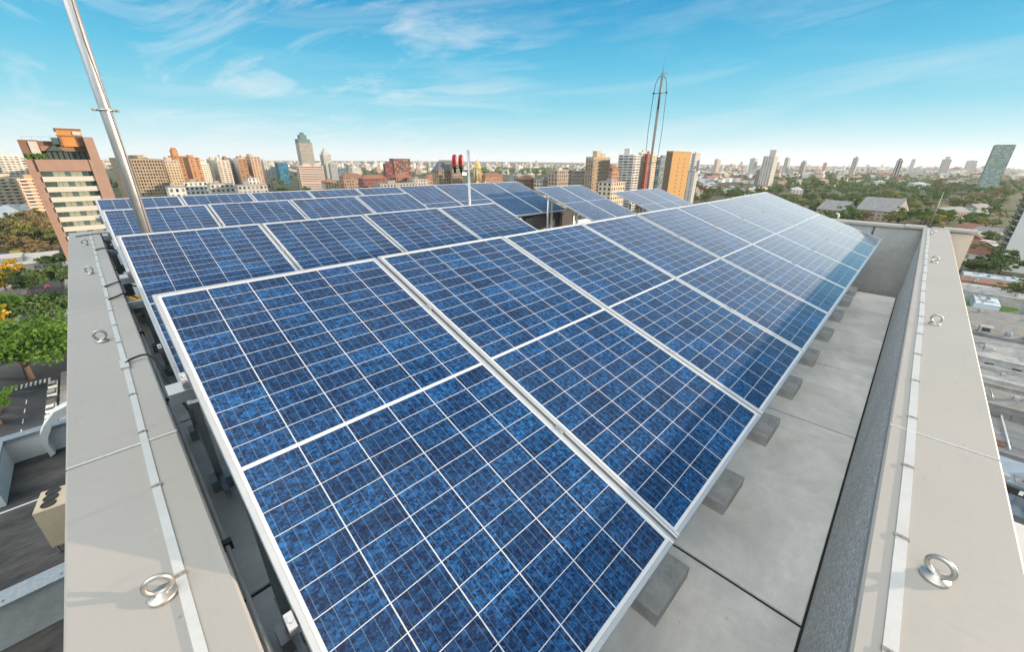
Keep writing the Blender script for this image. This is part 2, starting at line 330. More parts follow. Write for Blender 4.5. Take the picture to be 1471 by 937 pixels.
# ------------------------------------------------------------------ mesh helpers
class MB:
    def __init__(s): s.v = []; s.f = []; s.m = []; s.sm = []
    def quad(s, a, b, c, d, mi=0):
        i = len(s.v); s.v += [tuple(a), tuple(b), tuple(c), tuple(d)]; s.f.append((i, i+1, i+2, i+3)); s.m.append(mi); s.sm.append(False)
    def poly(s, pts, mi=0):
        i = len(s.v); s.v += [tuple(p) for p in pts]; s.f.append(tuple(range(i, i+len(pts)))); s.m.append(mi); s.sm.append(False)
    def box(s, x0, y0, z0, x1, y1, z1, mi=0, top=None):
        i = len(s.v)
        s.v += [(x0, y0, z0), (x1, y0, z0), (x1, y1, z0), (x0, y1, z0), (x0, y0, z1), (x1, y0, z1), (x1, y1, z1), (x0, y1, z1)]
        for k, f in enumerate(((0, 3, 2, 1), (4, 5, 6, 7), (0, 1, 5, 4), (1, 2, 6, 5), (2, 3, 7, 6), (3, 0, 4, 7))):
            s.f.append(tuple(i+q for q in f)); s.m.append(top if (top is not None and k == 1) else mi); s.sm.append(False)
    def bbox(s, x0, y0, z0, x1, y1, z1, c=0.01, mi=0):   # box with chamfered vertical and top edges
        i = len(s.v)
        def ring(ix, z):
            return [(x0+ix, y0+ix, z), (x1-ix, y0+ix, z), (x1-ix, y1-ix, z), (x0+ix, y1-ix, z)]
        s.v += ring(0, z0) + ring(0, z1-c) + ring(c, z1)
        for a, b in ((0, 4), (4, 8)):
            for k in range(4):
                s.f.append((i+a+k, i+a+(k+1) % 4, i+b+(k+1) % 4, i+b+k)); s.m.append(mi); s.sm.append(False)
        s.f.append((i+8, i+9, i+10, i+11)); s.m.append(mi); s.sm.append(False)
        s.f.append((i+3, i+2, i+1, i)); s.m.append(mi); s.sm.append(False)
    def tube(s, pts, r, n=10, mi=0, caps=True):
        pts = [Vector(p) for p in pts]; rs = r if isinstance(r, (list, tuple)) else [r]*len(pts)
        i0 = len(s.v); prev = None
        for k, p in enumerate(pts):
            d = (pts[min(k+1, len(pts)-1)]-pts[max(k-1, 0)]).normalized()
            if prev is None:
                a = d.orthogonal().normalized()
            else:
                a = (prev - d*prev.dot(d)).normalized()
            prev = a; b = d.cross(a)
            for q in range(n):
                th = 2*pi*q/n; s.v.append(tuple(p+(a*cos(th)+b*sin(th))*rs[k]))
        for k in range(len(pts)-1):
            for q in range(n):
                s.f.append((i0+k*n+q, i0+k*n+(q+1) % n, i0+(k+1)*n+(q+1) % n, i0+(k+1)*n+q)); s.m.append(mi); s.sm.append(True)
        if caps:
            s.f.append(tuple(i0+q for q in reversed(range(n)))); s.m.append(mi); s.sm.append(False)
            e = i0+(len(pts)-1)*n; s.f.append(tuple(e+q for q in range(n))); s.m.append(mi); s.sm.append(False)
    def lathe(s, prof, n=16, c=(0, 0, 0), mi=0):
        i0 = len(s.v)
        for (r, z) in prof:
            for q in range(n): s.v.append((c[0]+r*cos(2*pi*q/n), c[1]+r*sin(2*pi*q/n), c[2]+z))
        for k in range(len(prof)-1):
            for q in range(n):
                s.f.append((i0+k*n+q, i0+k*n+(q+1) % n, i0+(k+1)*n+(q+1) % n, i0+(k+1)*n+q)); s.m.append(mi); s.sm.append(True)
        e = i0+(len(prof)-1)*n; s.f.append(tuple(e+q for q in range(n))); s.m.append(mi); s.sm.append(False)
    def torus(s, c, R, r, ax_u, ax_v, n=28, m=12, mi=0):
        c = Vector(c); u = Vector(ax_u).normalized(); v = Vector(ax_v).normalized(); w_ = u.cross(v); i0 = len(s.v)
        for a in range(n):
            th = 2*pi*a/n; d = u*cos(th)+v*sin(th)
            for b in range(m):
                ph = 2*pi*b/m; s.v.append(tuple(c+d*(R+r*cos(ph))+w_*(r*sin(ph))))
        for a in range(n):
            for b in range(m):
                s.f.append((i0+a*m+b, i0+((a+1) % n)*m+b, i0+((a+1) % n)*m+(b+1) % m, i0+a*m+(b+1) % m)); s.m.append(mi); s.sm.append(True)
    def build(s, name, mats, parent=None, loc=None, rot=None):
        me = bpy.data.meshes.new(name); me.from_pydata(s.v, [], s.f)
        if not isinstance(mats, (list, tuple)): mats = [mats]
        for m in mats: me.materials.append(m)
        me.polygons.foreach_set('material_index', s.m); me.polygons.foreach_set('use_smooth', s.sm)
        me.update()
        o = bpy.data.objects.new(name, me); COL.objects.link(o)
        if parent: o.parent = parent
        if loc is not None: o.location = loc
        if rot is not None: o.rotation_euler = rot
        return o
def tag(o, label, cat, group=None, kind=None):
    o['label'] = label; o['category'] = cat
    if group: o['group'] = group
    if kind: o['kind'] = kind
    return o
def thing(name, label, cat, loc=(0, 0, 0), rot=(0, 0, 0), group=None):
    o = bpy.data.objects.new(name, None); COL.objects.link(o); o.location = loc; o.rotation_euler = rot; o.empty_display_size = 0.2
    return tag(o, label, cat, group)
def structure(o): o['kind'] = 'structure'; return o
def dup(o, **kw):
    c = o.copy(); COL.objects.link(c)
    for ch in o.children:
        d = ch.copy(); COL.objects.link(d); d.parent = c
        for g in ch.children:
            e = g.copy(); COL.objects.link(e); e.parent = d
    for k, v in kw.items():
        if k in ('label', 'group'): c[k] = v
        else: setattr(c, k, v)
    return c
ORD = ['first', 'second', 'third', 'fourth', 'fifth', 'sixth', 'seventh', 'eighth', 'ninth', 'tenth', 'eleventh', 'twelfth', 'thirteenth', 'fourteenth', 'fifteenth',
       'sixteenth', 'seventeenth', 'eighteenth', 'nineteenth', 'twentieth']
ORD += ['twenty-'+o for o in ORD[:9]] + ['thirtieth'] + ['thirty-'+o for o in ORD[:9]] + ['fortieth'] + ['forty-'+o for o in ORD[:9]] + ['fiftieth'] + ['fifty-'+o for o in ORD[:9]]

GZ = -57.0
DECK = -1.0
PT = 0.2          # parapet top

# ------------------------------------------------------------------ ground
def ground():
    m, t, b = new_mat('city_ground')
    v = coords(t)
    n1 = nmap(t, nnoise(t, v, 0.012, 6, 0.6), 0.40, 0.60, 0, 1); n2 = nmap(t, nnoise(t, v, 0.09, 5, 0.6), 0.4, 0.62, 0, 1); n3 = nnoise(t, v, 0.6, 3)
    c = nmix(t, n1, (0.040, 0.055, 0.022), (0.095, 0.095, 0.055))
    c = nmix(t, nmath(t, 'MULTIPLY', n2, 0.45), c, (0.15, 0.135, 0.10))
    c = nmix(t, nmath(t, 'MULTIPLY', n3, 0.3), c, (0.04, 0.05, 0.025))
    t.links.new(c, b.inputs['Base Color']); b.inputs['Roughness'].default_value = 0.95; b.inputs['Specular IOR Level'].default_value = 0.1
    g = MB(); g.quad((-9000, -9000, GZ), (9000, -9000, GZ), (9000, 9000, GZ), (-9000, 9000, GZ))
    structure(g.build('ground', m))
ground()

# ------------------------------------------------------------------ the building we stand on
b = MB()
b.box(-0.355, -0.715, GZ, 9.58, 7.88, DECK-0.12)
b.box(9.58, 4.35, GZ, 16.0, 9.2, DECK-0.12)
own = thing('office_building', 'tall office block carrying the rooftop solar panels', 'building', (0, 0, GZ))
o = b.build('wall', m_tanwall, own); o.location = (0, 0, -GZ)
# deck slabs with open joints
b = MB()
xs = [-0.083, 1.876, 3.96, 5.40, 6.81, 8.15, 9.36]; ys = [-0.445, 1.70, 3.85, 6.0, 7.62]
for i in range(len(xs)-1):
    for j in range(len(ys)-1):
        b.bbox(xs[i]+0.011, ys[j]+0.012, DECK-0.06, xs[i+1]-0.011, ys[j+1]-0.012, DECK, 0.004)
for i in range(5):
    b.bbox(9.62+i*1.27, 4.40, DECK-0.06, 9.62+i*1.27+1.255, 9.1, DECK, 0.004)
b.box(-0.07, -0.445, DECK-0.118, 9.36, 7.62, DECK-0.014, 1); b.box(9.60, 4.38, DECK-0.118, 15.98, 9.18, DECK-0.014, 1)
structure(b.build('roof_deck', [m_slab, m_gap]))

def parapet(name_label, cat, wall_boxes, copings, mat):
    t = thing('parapet_wall', name_label, cat)
    wb = MB()
    for q in wall_boxes: wb.box(*q)
    wb.build('wall', mat, t)
    for (x0, y0, x1, y1, dz) in copings:
        c = MB(); c.bbox(x0, y0, PT-0.042+dz, x1, y1, PT+dz, 0.006)
        c.build('coping', m_coping, t)
    return t
J = 0.0022
xr = [-0.366, 1.94, 3.95, 5.95, 7.95, 9.40]
parapet('long pale parapet along the right edge with flat painted coping', 'parapet',
        [(-0.35, -0.700, DECK-0.12, 9.40, -0.446, PT-0.045)],
        [(xr[i]+.005, -0.727, xr[i+1]-.005, -0.428, 0) for i in range(5)], m_gran)
yl = [-0.424, 1.515, 3.55, 5.58, 7.82]
parapet('pale parapet along the left edge beside the street side', 'parapet',
        [(-0.350, -0.445, DECK-0.12, -0.085, 7.80, PT-0.045)],
        [(-0.366, yl[i]+.0075, -0.068, yl[i+1]-.0075, 0) for i in range(4)], m_gran)
for (jx0, jy0, jx1, jy1, tl) in [(-0.364, y-.0065, -0.070, y+.0065, 'pale parapet along the left') for y in yl[1:-1]]+[(x-.0042, -0.725, x+.0042, -0.430, 'long pale parapet along the right') for x in xr[1:-1]]:
    q = MB(); q.box(jx0, jy0, PT-0.004, jx1, jy1, PT+0.0012)
    o = q.build('joint_sealant', m_bar, [c for c in COL.objects if c.get('label', '').startswith(tl)][0])
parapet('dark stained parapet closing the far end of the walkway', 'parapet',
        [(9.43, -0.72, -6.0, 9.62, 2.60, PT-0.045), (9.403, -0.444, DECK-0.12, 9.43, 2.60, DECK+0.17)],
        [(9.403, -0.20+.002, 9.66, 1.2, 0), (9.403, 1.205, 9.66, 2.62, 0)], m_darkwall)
parapet('tan wing wall projecting outward past the far corner', 'parapet', [(9.43, -1.02, -6.0, 9.62, -0.722, PT-0.045)], [(9.403, -1.04, 9.66, -0.20, 0.010)], m_tanwall)
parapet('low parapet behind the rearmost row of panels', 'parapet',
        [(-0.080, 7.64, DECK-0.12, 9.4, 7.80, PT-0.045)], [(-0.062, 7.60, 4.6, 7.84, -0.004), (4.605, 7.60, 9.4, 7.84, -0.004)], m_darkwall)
# plant enclosure wall under the rear panels, shade put into its dark concrete
t = thing('plant_enclosure', 'concrete enclosure wall, painted dark as shade, in the shaded gap under the rear panels', 'wall', (6.8, 6.62, DECK))
b = MB(); m_shaft = mottled('painted_shade_concrete', (0.07, 0.07, 0.068), (0.04, 0.04, 0.04), 2, .8, .9); b.box(-2.5, 0, 0.002, 2.6, 0.12, 0.86); b.build('wall', m_shaft, t)
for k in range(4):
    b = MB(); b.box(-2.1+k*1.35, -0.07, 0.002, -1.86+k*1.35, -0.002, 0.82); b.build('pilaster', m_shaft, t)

# ------------------------------------------------------------------ solar panels
def make_panel():
    r = thing('solar_panel', 'x', 'solar panel', (0, 0, 0), (TILT, 0, 0), 'solar panels on the roof')
    f = MB(); H = 0.038; l = LIP
    f.bbox(0, 0, -H, l, PL, 0, 0.0015); f.bbox(PW-l, 0, -H, PW, PL, 0, 0.0015)
    f.bbox(l, 0, -H, PW-l, l, 0, 0.0015); f.bbox(l, PL-l, -H, PW-l, PL, 0, 0.0015)
    f.build('frame', m_alu, r)
    g = MB(); g.box(l, l, -0.010, PW-l, PL-l, -0.0025); g.build('cell_sheet', m_cells, r)
    j = MB(); j.box(PW/2-0.05, PL*0.86, -0.034, PW/2+0.05, PL*0.92, -0.011); j.build('junction_box', m_black, r)
    return r
PROTO = make_panel(); first = True
rows = [  # x0, y0, z0, count, wording
    (0.0, 0.0, 0.0, 9, 'front row beside the right walkway'),
    (0.0, 2.19, -0.043, 4, 'second row back'),
    (0.0, 4.46, -0.043, 4, 'third row back'),
    (0.0, 6.53, -0.070, 9, 'rearmost long row'),
    (8.0, 4.97, -0.13, 2, 'short row beyond the shaded gap'),
    (11.14, 4.56, -0.35, 3, 'far row below the tall antenna mast'),
]
ct, st = cos(TILT), sin(TILT)
def on_panel(row, x, v, off=0.0):   # point on a row's plane: v along the slope, off along the normal
    x0, y0, z0 = rows[row][:3]
    return Vector((x0+x, y0+v*ct-off*st, z0+v*st+off*ct))
for ri, (x0, y0, z0, n, words) in enumerate(rows):
    for k in range(n):
        p = PROTO if first else dup(PROTO)
        first = False
        p.location = (x0+k+0.0075, y0, z0)
        p.rotation_euler = (TILT+random.uniform(-.0025, .0025), random.uniform(-.002, .002), 0)
        place = ORD[k]+' from the left' if n > 1 else 'only'
        p['label'] = 'blue solar panel, %s in the %s' % (place, words)

def rack(ri, label):
    x0, y0, z0, n, _ = rows[ri]
    t = thing('mounting_rack', label, 'panel rack', (x0, y0, DECK), (0, 0, 0), 'racks under the panel rows')
    org = Vector((x0, y0, DECK))
    for v in (0.73, 0.27):
        v_ = v*PL
        m = MB()
        a = on_panel(ri, -0.115, v_, -0.040); e = on_panel(ri, n+0.06, v_, -0.040)
        # C-shaped rail: web and two flanges, following the slope
        for (s0, s1, o0, o1) in ((-0.026, 0.026, -0.006, 0.0), (-0.026, -0.022, -0.046, -0.006), (0.022, 0.026, -0.046, -0.006), (-0.026, 0.026, -0.050, -0.046)):
            c = [on_panel(ri, xx, v_+s, -0.040+oo)-org for xx in ((-0.058 if v > .5 else 0.03), n+(0.04 if v > .5 else -.03)) for s, oo in ((s0, o0), (s1, o0), (s1, o1), (s0, o1))]
            for q in range(4): m.quad(c[q], c[(q+1) % 4], c[4+(q+1) % 4], c[4+q])
            m.quad(*c[:4]); m.quad(*c[4:])
        m.build('rail', m_alu, t)
        for k in range(n+1):
            x = k if 0 < k < n else (-0.006 if k == 0 else n+0.002)
            c = MB(); dx = 0.011 if 0 < k < n else 0.009
            q = [on_panel(ri, x+sx*dx, v_+sv*0.020, oo)-org for oo in (-0.035, 0.003) for sx, sv in ((-1, -1), (1, -1), (1, 1), (-1, 1))]
            for f in ((0, 1, 2, 3), (4, 5, 6, 7), (0, 1, 5, 4), (1, 2, 6, 5), (2, 3, 7, 6), (3, 0, 4, 7)): c.quad(*[q[i] for i in f])
            hx = on_panel(ri, x, v_, 0.003)-org; hy = on_panel(ri, x, v_, 0.009)-org
            c.tube([hx, hy], 0.006, 6)
            c.build('clamp', (m_rust if ri == 0 and k > 3 else m_galv) if 0 < k < n else m_alu, t)
    for k in range(n+1):
        x = min(max(k, 0.06), n-0.06)
        for v in (0.69, 0.27):
            p = on_panel(ri, x, v*PL, -0.10)-org
            c = MB(); c.box(p.x-0.02, p.y-0.02, 0.09, p.x+0.02, p.y+0.02, p.z); c.box(p.x-0.06, p.y-0.06, 0.002, p.x+0.06, p.y+0.06, 0.09)
            c.build('post', m_galv, t)
        a = on_panel(ri, x, 0.05, -0.06)-org
        c = MB(); f1 = on_panel(ri, x, 0.69*PL, -0.10)-org
        c.box(x-0.015, 0.30, 0.094, x+0.015, 1.5, 0.124)
        c.build('base_bar', m_galv, t)
    return t
for ri, l in enumerate(('aluminium rack with clamps under the front panel row', 'aluminium rack under the second panel row',
                        'aluminium rack under the third panel row', 'aluminium rack under the rearmost panel row',
                        'aluminium rack under the short row beyond the gap', 'aluminium rack under the far row by the mast')):
    rack(ri, l)

# ballast blocks along the front row
xb = [0.40, 1.36, 2.32, 3.29, 4.26, 5.22, 6.19, 7.16, 8.10, 8.9]
for k, x in enumerate(xb):
    c = MB(); c.bbox(0, 0, 0.001, 0.37, 0.22, 0.095, 0.012)
    o = c.build('ballast_block', m_block, None, (x+random.uniform(-.012, .012), 0.085+random.uniform(-.008, .008), DECK), (0, 0, random.uniform(-.03, .03)))
    o.scale = (random.uniform(.97, 1.03), 1, random.uniform(.95, 1.06))
    tag(o, 'grey concrete ballast block, %s from the near end under the front panel edge' % ORD[k], 'concrete block', 'ballast blocks under the front row')

# ------------------------------------------------------------------ eye bolts, earthing bars, cables
def eyebolt():
    t = thing('eye_bolt', 'x', 'eye bolt', group='anchor eye bolts on the parapets')
    c = MB(); c.lathe([(0.0, 0.0), (0.041, 0.0), (0.043, 0.004), (0.043, 0.011), (0.039, 0.015), (0.018, 0.018), (0.015, 0.026), (0.0, 0.026)], 28); c.build('base_plate', m_zinc, t)
    c = MB(); c.torus((0, 0, 0.058), 0.0365, 0.0094, (1, 0, 0), (0, 0, 1), 36, 12); c.build('ring', m_zinc, t)
    return t
eb = eyebolt(); ebs = [((1.167, -0.557), 1.22), ((3.574, -0.556), 1.42), ((6.03, -0.552), 1.2), ((8.51, -0.53), 1.35), ((-0.200, 0.757), -0.2), ((-0.226, 2.80), -0.15), ((-0.226, 4.78), -0.35), ((-0.224, 6.55), -0.1)]
WORD = ['nearest', 'second nearest', 'third nearest', 'farthest']
for k, ((x, y), a) in enumerate(ebs):
    e = eb if k == 0 else dup(eb)
    e.location = (x, y, PT); e.rotation_euler = (0, 0, a); e.scale = (.68,)*3
    e['label'] = 'zinc ring eye bolt standing on the %s parapet, %s to the camera' % ('right' if k < 4 else 'left', WORD[k % 4])

def earth_bar(label, axis, c0, width, a0, a1, clips, z=PT):
    t = thing('earthing_bar', label, 'earthing bar', (0, 0, z))
    m = MB()
    def bx(u0, u1, v0, v1, z0, z1, mb):
        if axis == 'x': mb.box(u0, v0, z0, u1, v1, z1)
        else: mb.box(v0, u0, z0, v1, u1, z1)
    n = max(1, int((a1-a0)/0.40)); ph = random.random()*6
    i0 = None; prev = None
    for k in range(n+1):
        u = a0+(a1-a0)*k/n; dv = 0.0018*sin(k*1.3+ph); dz = 0.0003*(1+sin(k*2.1))
        ring = [(u, c0-width/2+dv, 0.0004+dz), (u, c0+width/2+dv, 0.0004+dz), (u, c0+width/2+dv, 0.0034+dz), (u, c0-width/2+dv, 0.0034+dz)]
        if axis == 'y': ring = [(v, u_, z_) for u_, v, z_ in ring]
        if prev:
            for q in range(4): m.quad(prev[q], prev[(q+1) % 4], ring[(q+1) % 4], ring[q])
        else: m.quad(*ring)
        prev = ring
    m.quad(*prev); m.build('bar', m_bar, t)
    for u in clips:
        c = MB(); bx(u-0.006, u+0.006, c0-width*.40, c0+width*.42, 0.0036, 0.0056, c); bx(u-0.006, u+0.006, c0+width*.42, c0+width*.62, 0.0005, 0.0056, c)
        bx(u-0.006, u+0.006, c0-width*.62, c0-width*.40, 0.0005, 0.005, c)
        p = (u, c0, 0.005) if axis == 'x' else (c0, u, 0.005)
        c.tube([p, (p[0], p[1], 0.0078)], 0.0045, 6)
        c.build('clip', m_rust, t)
    return t
earth_bar('flat pale earthing bar clipped along the right parapet coping', 'x', -0.491, 0.026, -0.35, 9.2, [0.866, 1.266, 1.661, 2.06, 2.48, 2.882, 3.278, 3.697, 4.11, 4.52, 4.93, 5.35, 5.77, 6.18, 6.6, 7.0, 7.42, 7.83, 8.25, 8.66, 9.05])
lb = earth_bar('flat pale earthing bar clipped along the left parapet coping', 'y', -0.162, 0.021, -0.40, 7.6, [0.39, 0.79, 1.208, 1.59, 1.957, 2.342, 2.711, 3.061, 3.42, 3.8, 4.2, 4.58, 4.97, 5.35, 5.75, 6.15, 6.5, 6.9, 7.3])
c = MB(); c.box(-0.178, 2.28, 0.004, -0.146, 2.39, 0.013); c.build('splice_plate', m_bar, lb)
def cable(pts, r, label, mat=m_black, name='cable', sub=6, cat='cable'):
    P = [Vector(p) for p in pts]; out = []
    for i in range(len(P)-1):
        p0 = P[max(i-1, 0)]; p1 = P[i]; p2 = P[i+1]; p3 = P[min(i+2, len(P)-1)]
        for k in range(sub):
            t = k/sub
            out.append(0.5*((2*p1)+(p2-p0)*t+(2*p0-5*p1+4*p2-p3)*t*t+(3*p1-p0-3*p2+p3)*t**3))
    out.append(P[-1])
    m = MB(); m.tube(out, r, 8)
    return tag(m.build(name, mat), label, cat)
cable([(-0.158, 2.34, PT+0.01), (-0.13, 2.36, PT+0.018), (-0.07, 2.36, PT+0.02), (-0.045, 2.32, PT-0.03), (-0.03, 2.2, PT-0.10), (0.0, 2.05, 0.0)], 0.0055, 'black cable looping from the left earthing bar down beside the front rail')
cable([(-0.158, 3.72, PT+0.008), (-0.11, 3.75, PT+0.012), (-0.06, 3.80, PT+0.012), (0.0, 3.85, PT-0.05)], 0.006, 'black cable crossing the left coping, nearer of the two by the second row')
cable([(-0.158, 4.15, PT+0.008), (-0.11, 4.2, PT+0.012), (-0.05, 4.24, PT+0.01), (0.02, 4.3, PT-0.06)], 0.006, 'black cable crossing the left coping, farther of the two by the second row')
cable([(-0.158, 6.05, PT+0.008), (-0.10, 6.1, PT+0.012), (-0.03, 6.14, PT+0.0), (0.05, 6.2, PT-0.1)], 0.006, 'black cable crossing the left coping beside the third row')
cable([(-0.30, 7.3, PT+0.008), (-0.2, 7.36, PT+0.010), (-0.05, 7.40, PT+0.004), (0.1, 7.45, PT-0.1)], 0.006, 'black cable crossing the far end of the left coping')
t = thing('black_conduit', 'thin black conduit running below the inner edge of the left coping', 'conduit', (0, 0, 0))
m = MB(); m.tube([(-0.058, -0.3, 0.10), (-0.058, 1.0, 0.102), (-0.058, 2.2, 0.10), (-0.058, 4.6, 0.10), (-0.058, 7.3, 0.10)], 0.0065, 10); m.build('pipe', m_darkwall, t)
for y in (0.92, 2.0, 3.1, 4.2, 5.3):
    c = MB(); c.box(-0.085, y-.01, 0.085, -0.044, y+.01, 0.116); c.build('bracket', m_black, t)
c = MB(); c.bbox(0, 0, 0, 0.10, 0.16, 0.07, 0.012); tag(c.build('cable_box', mottled('yellow_plastic', (0.62, 0.36, 0.05), None, 8, 0.4, 0.5), None, (-0.075, 4.02, 0.03)), 'small yellow plastic cable box beside the second row', 'cable box')
# cross rails between left parapet and the rack of the third and rear rows
for y, z, lab in ((3.62, 0.13, 'pale aluminium rail bridging the gap to the second row'), (6.15, 0.12, 'pale aluminium rail bridging the gap to the third row')):
    c = MB(); c.box(-0.065, 0, 0, 0.25, 0.05, 0.035); c.box(-0.065, 0.01, 0.037, 0.25, 0.04, 0.05); tag(c.build('bridge_rail', m_alu, None, (0, y, z)), lab, 'rail')

# ------------------------------------------------------------------ poles and mast
t = thing('steel_pole', 'thick galvanised pole rising at left between the second and third rows', 'pole', (0.205, 4.25, DECK))
m = MB(); m.tube([(0, 0, 0.02), (0, 0, 2.4), (0.012, 0.0, 4.9)], [0.037, 0.036, 0.034], 24); m.build('tube', m_galv, t)
m = MB(); m.bbox(-0.12, -0.12, 0.001, 0.12, 0.12, 0.02, 0.004); m.build('foot_plate', m_galv, t)
m = MB(); m.tube([(0.022, -0.035, 0.2), (0.020, -0.037, 1.6), (0.03, -0.030, 2.2), (0.014, -0.038, 2.9), (0.028, -0.033, 3.6), (0.022, -0.035, 4.9)], 0.0035, 6); m.build('down_cable', m_rust, t)
m = MB(); zc = 2.48; m.torus((0.004, 0, zc), 0.041, 0.007, (1, 0, 0), (0, 1, 0), 24, 8); m.box(-0.075, -0.010, zc-0.009, -0.042, 0.010, zc+0.009); m.box(0.048, -0.010, zc-0.009, 0.08, 0.010, zc+0.009)
m.tube([(-0.062, -0.022, zc), (-0.062, 0.022, zc)], 0.005, 8); m.tube([(0.068, -0.022, zc), (0.068, 0.022, zc)], 0.005, 8); m.build('clamp', m_galv, t)

t = thing('beacon_pole', 'slim pale post behind the second row carrying a side bracket', 'pole', (3.69, 4.25, DECK))
m = MB(); m.tube([(0, 0, 0), (0, 0, 2.28)], 0.018, 16); m.build('tube', m_galv, t)
m = MB(); zz_ = 1.98; m.tube([(-0.24, 0.0, zz_+.02), (0.0, 0, zz_+.02)], 0.008, 8); m.tube([(-0.15, 0, zz_+.06), (0.02, 0, zz_+.06)], 0.007, 8); m.box(-0.12, -0.012, zz_-0.012, -0.05, 0.012, zz_+0.012); m.build('bracket', m_galv, t)
def beacon(x, label):
    t = thing('warning_beacon', label, 'warning light', (x, 4.25, DECK+1.995), group='red obstruction lights')
    m = MB(); m.lathe([(0, 0), (0.018, 0), (0.018, 0.05), (0.031, 0.055), (0.033, 0.075), (0.033, 0.10), (0, 0.10)], 18); m.build('socket', m_black, t)
    m = MB(); m.lathe([(0.033, 0.101), (0.034, 0.15), (0.031, 0.20), (0.022, 0.222), (0.008, 0.23), (0, 0.23)], 18); m.build('red_dome', m_red, t)
beacon(3.455, 'red domed warning light, left one of the pair on the bracket'); beacon(3.56, 'red domed warning light, right one beside the post')

ax, ay = 13.5, on_x(930, 271, 13.5).y
m_mast = mottled('backlit_tone_mast_steel', (0.17, 0.16, 0.15), (0.10, 0.095, 0.09), 10, 0.7, 0.55, 0.3)  # mast steel coloured darker to stand for its backlit look
t = thing('antenna_mast', 'tall slender lightning mast with two crossbars and side wires', 'mast', (ax, ay, DECK))
H = 4.13-DECK
m = MB(); m.tube([(0, 0, 0), (0, 0, H*0.72)], 0.040, 14); m.tube([(0, 0, H*0.72), (0, 0, H-0.45)], 0.034, 14); m.build('tube', m_mast, t)
m = MB(); m.tube([(0, 0, H-0.47), (0, 0, H)], [0.010, 0.004], 8); m.build('spike', m_mast, t)
dx, dy = RGT.x, RGT.y
zt, zb = H-0.98, H-0.98-2.05
m = MB(); m.tube([(0.22*dx, 0.22*dy, H-0.40), (0, 0, H-0.46), (-0.05*dx, -0.05*dy, H-0.46)], 0.010, 6); m.build('top_arm', m_mast, t)
for z in (zt, zb):
    m = MB(); m.tube([(-0.20*dx, -0.20*dy, z-0.015), (0.20*dx, 0.20*dy, z+0.015)], 0.012, 8); m.build('crossbar', m_mast, t)
    for s in (-1, 1):
        m = MB(); m.lathe([(0, -0.032), (0.03, -0.018), (0.036, 0), (0.03, 0.018), (0, 0.032)], 10, (s*0.20*dx, s*0.20*dy, z+s*0.015)); m.build('insulator', m_black, t)
for s in (-1, 1):
    m = MB(); m.tube([(0, 0, H-0.50), (s*0.10*dx, s*0.10*dy, H-0.56), (s*0.17*dx, s*0.17*dy, H-0.72), (s*0.20*dx, s*0.20*dy, zt), (s*0.225*dx, s*0.225*dy, (zt+zb)/2), (s*0.20*dx, s*0.20*dy, zb), (s*0.25*dx, s*0.25*dy, 0.4)], 0.0085, 6)
    m.build('wire', m_black, t)
# rod on the far corner and vent stub
p = on_x(1338, 320, 9.5); q = on_x(1354, 277, 9.5)
m = MB(); m.tube([(0, 0, 0), (0, 0, q.z-PT)], [0.0042, 0.002], 6); m.lathe([(0.012, 0), (0.012, 0.015), (0, 0.015)], 8)
tag(m.build('lightning_rod', m_galv, None, (9.53, p.y, PT+0.011)), 'thin lightning rod standing on the far corner coping', 'lightning rod')
p = on_x(1204, 312, 9.5)
m = MB(); m.tube([(0, 0, 0), (0, 0, 0.07), (0, 0.008, 0.09), (0, 0.04, 0.10)], 0.016, 12)
tag(m.build('vent_pipe', m_white, None, (9.53, p.y, PT+0.001)), 'short white bent vent pipe on the far parapet', 'vent pipe')
cable([(9.40, -0.52, PT+0.015), (9.47, -0.47, PT+0.022), (9.5, -0.6, PT+0.022), (9.46, -0.66, PT+0.02)], 0.008, 'dark cable lying across the far corner coping')
p = on_x(1255, 330, 9.42)
m = MB(); m.tube([(0, 0, 0), (0, 0.0, -0.13), (0, 0.05, -0.3), (0, 0.06, -0.9)], 0.009, 6); tag(m.build('cable', m_black, None, (9.415, p.y, PT-0.06)), 'dark cable hanging down the far dark parapet', 'cable')

# pipes and plant in the shaded gap
for k, (x, y) in enumerate(((7.98, 6.35), (11.3, 5.9), (11.7, 5.75))):
    t = thing('support_post', ('galvanised post with square foot holding the short row over the gap', 'left galvanised post under the far row by the mast', 'right galvanised post under the far row by the mast')[k], 'post', (x, y, DECK))
    m = MB(); m.tube([(0, 0, 0.1), (0, 0, 1.35 if k == 0 else 0.95)], 0.028, 12); m.build('tube', m_galv, t)
    m = MB(); m.bbox(-0.08, -0.08, 0, 0.08, 0.08, 0.55 if k == 0 else 0.2, 0.01); m.build('foot', m_darkwall, t)

# ------------------------------------------------------------------ lower terrace on the left
LZ = -9.2
b = MB(); b.box(-9.0, 8.2, GZ, 0.5, 20.9, LZ-0.02, 1, 0)
tr = thing('lower_terrace', 'dark worn bitumen terrace roof below the left parapet', 'terrace', (0, 0, GZ)); o = b.build('roof', [m_bitumen, m_tanwall], tr); o.location = (0, 0, -GZ)
b = MB(); b.box(-8.8, 17.55, LZ-.016, -0.2, 17.62, LZ-.008); o = b.build('seam_strip', m_white, tr); o.location = (0, 0, -GZ)
t = thing('terrace_wall', 'white painted terrace wall along the street side', 'wall', (0, 0, LZ))
b = MB(); b.box(-4.75, 20.6, 0, 0.4, 20.85, 0.9); b.box(-4.75, 17.9, 0, -4.5, 20.6, 0.9); b.build('wall', m_white, t)
b = MB(); b.box(-4.82, 20.53, 0.901, 0.4, 20.93, 1.0); b.box(-4.82, 17.9, 0.901, -4.45, 20.53, 1.0); b.build('capping', m_galv, t)
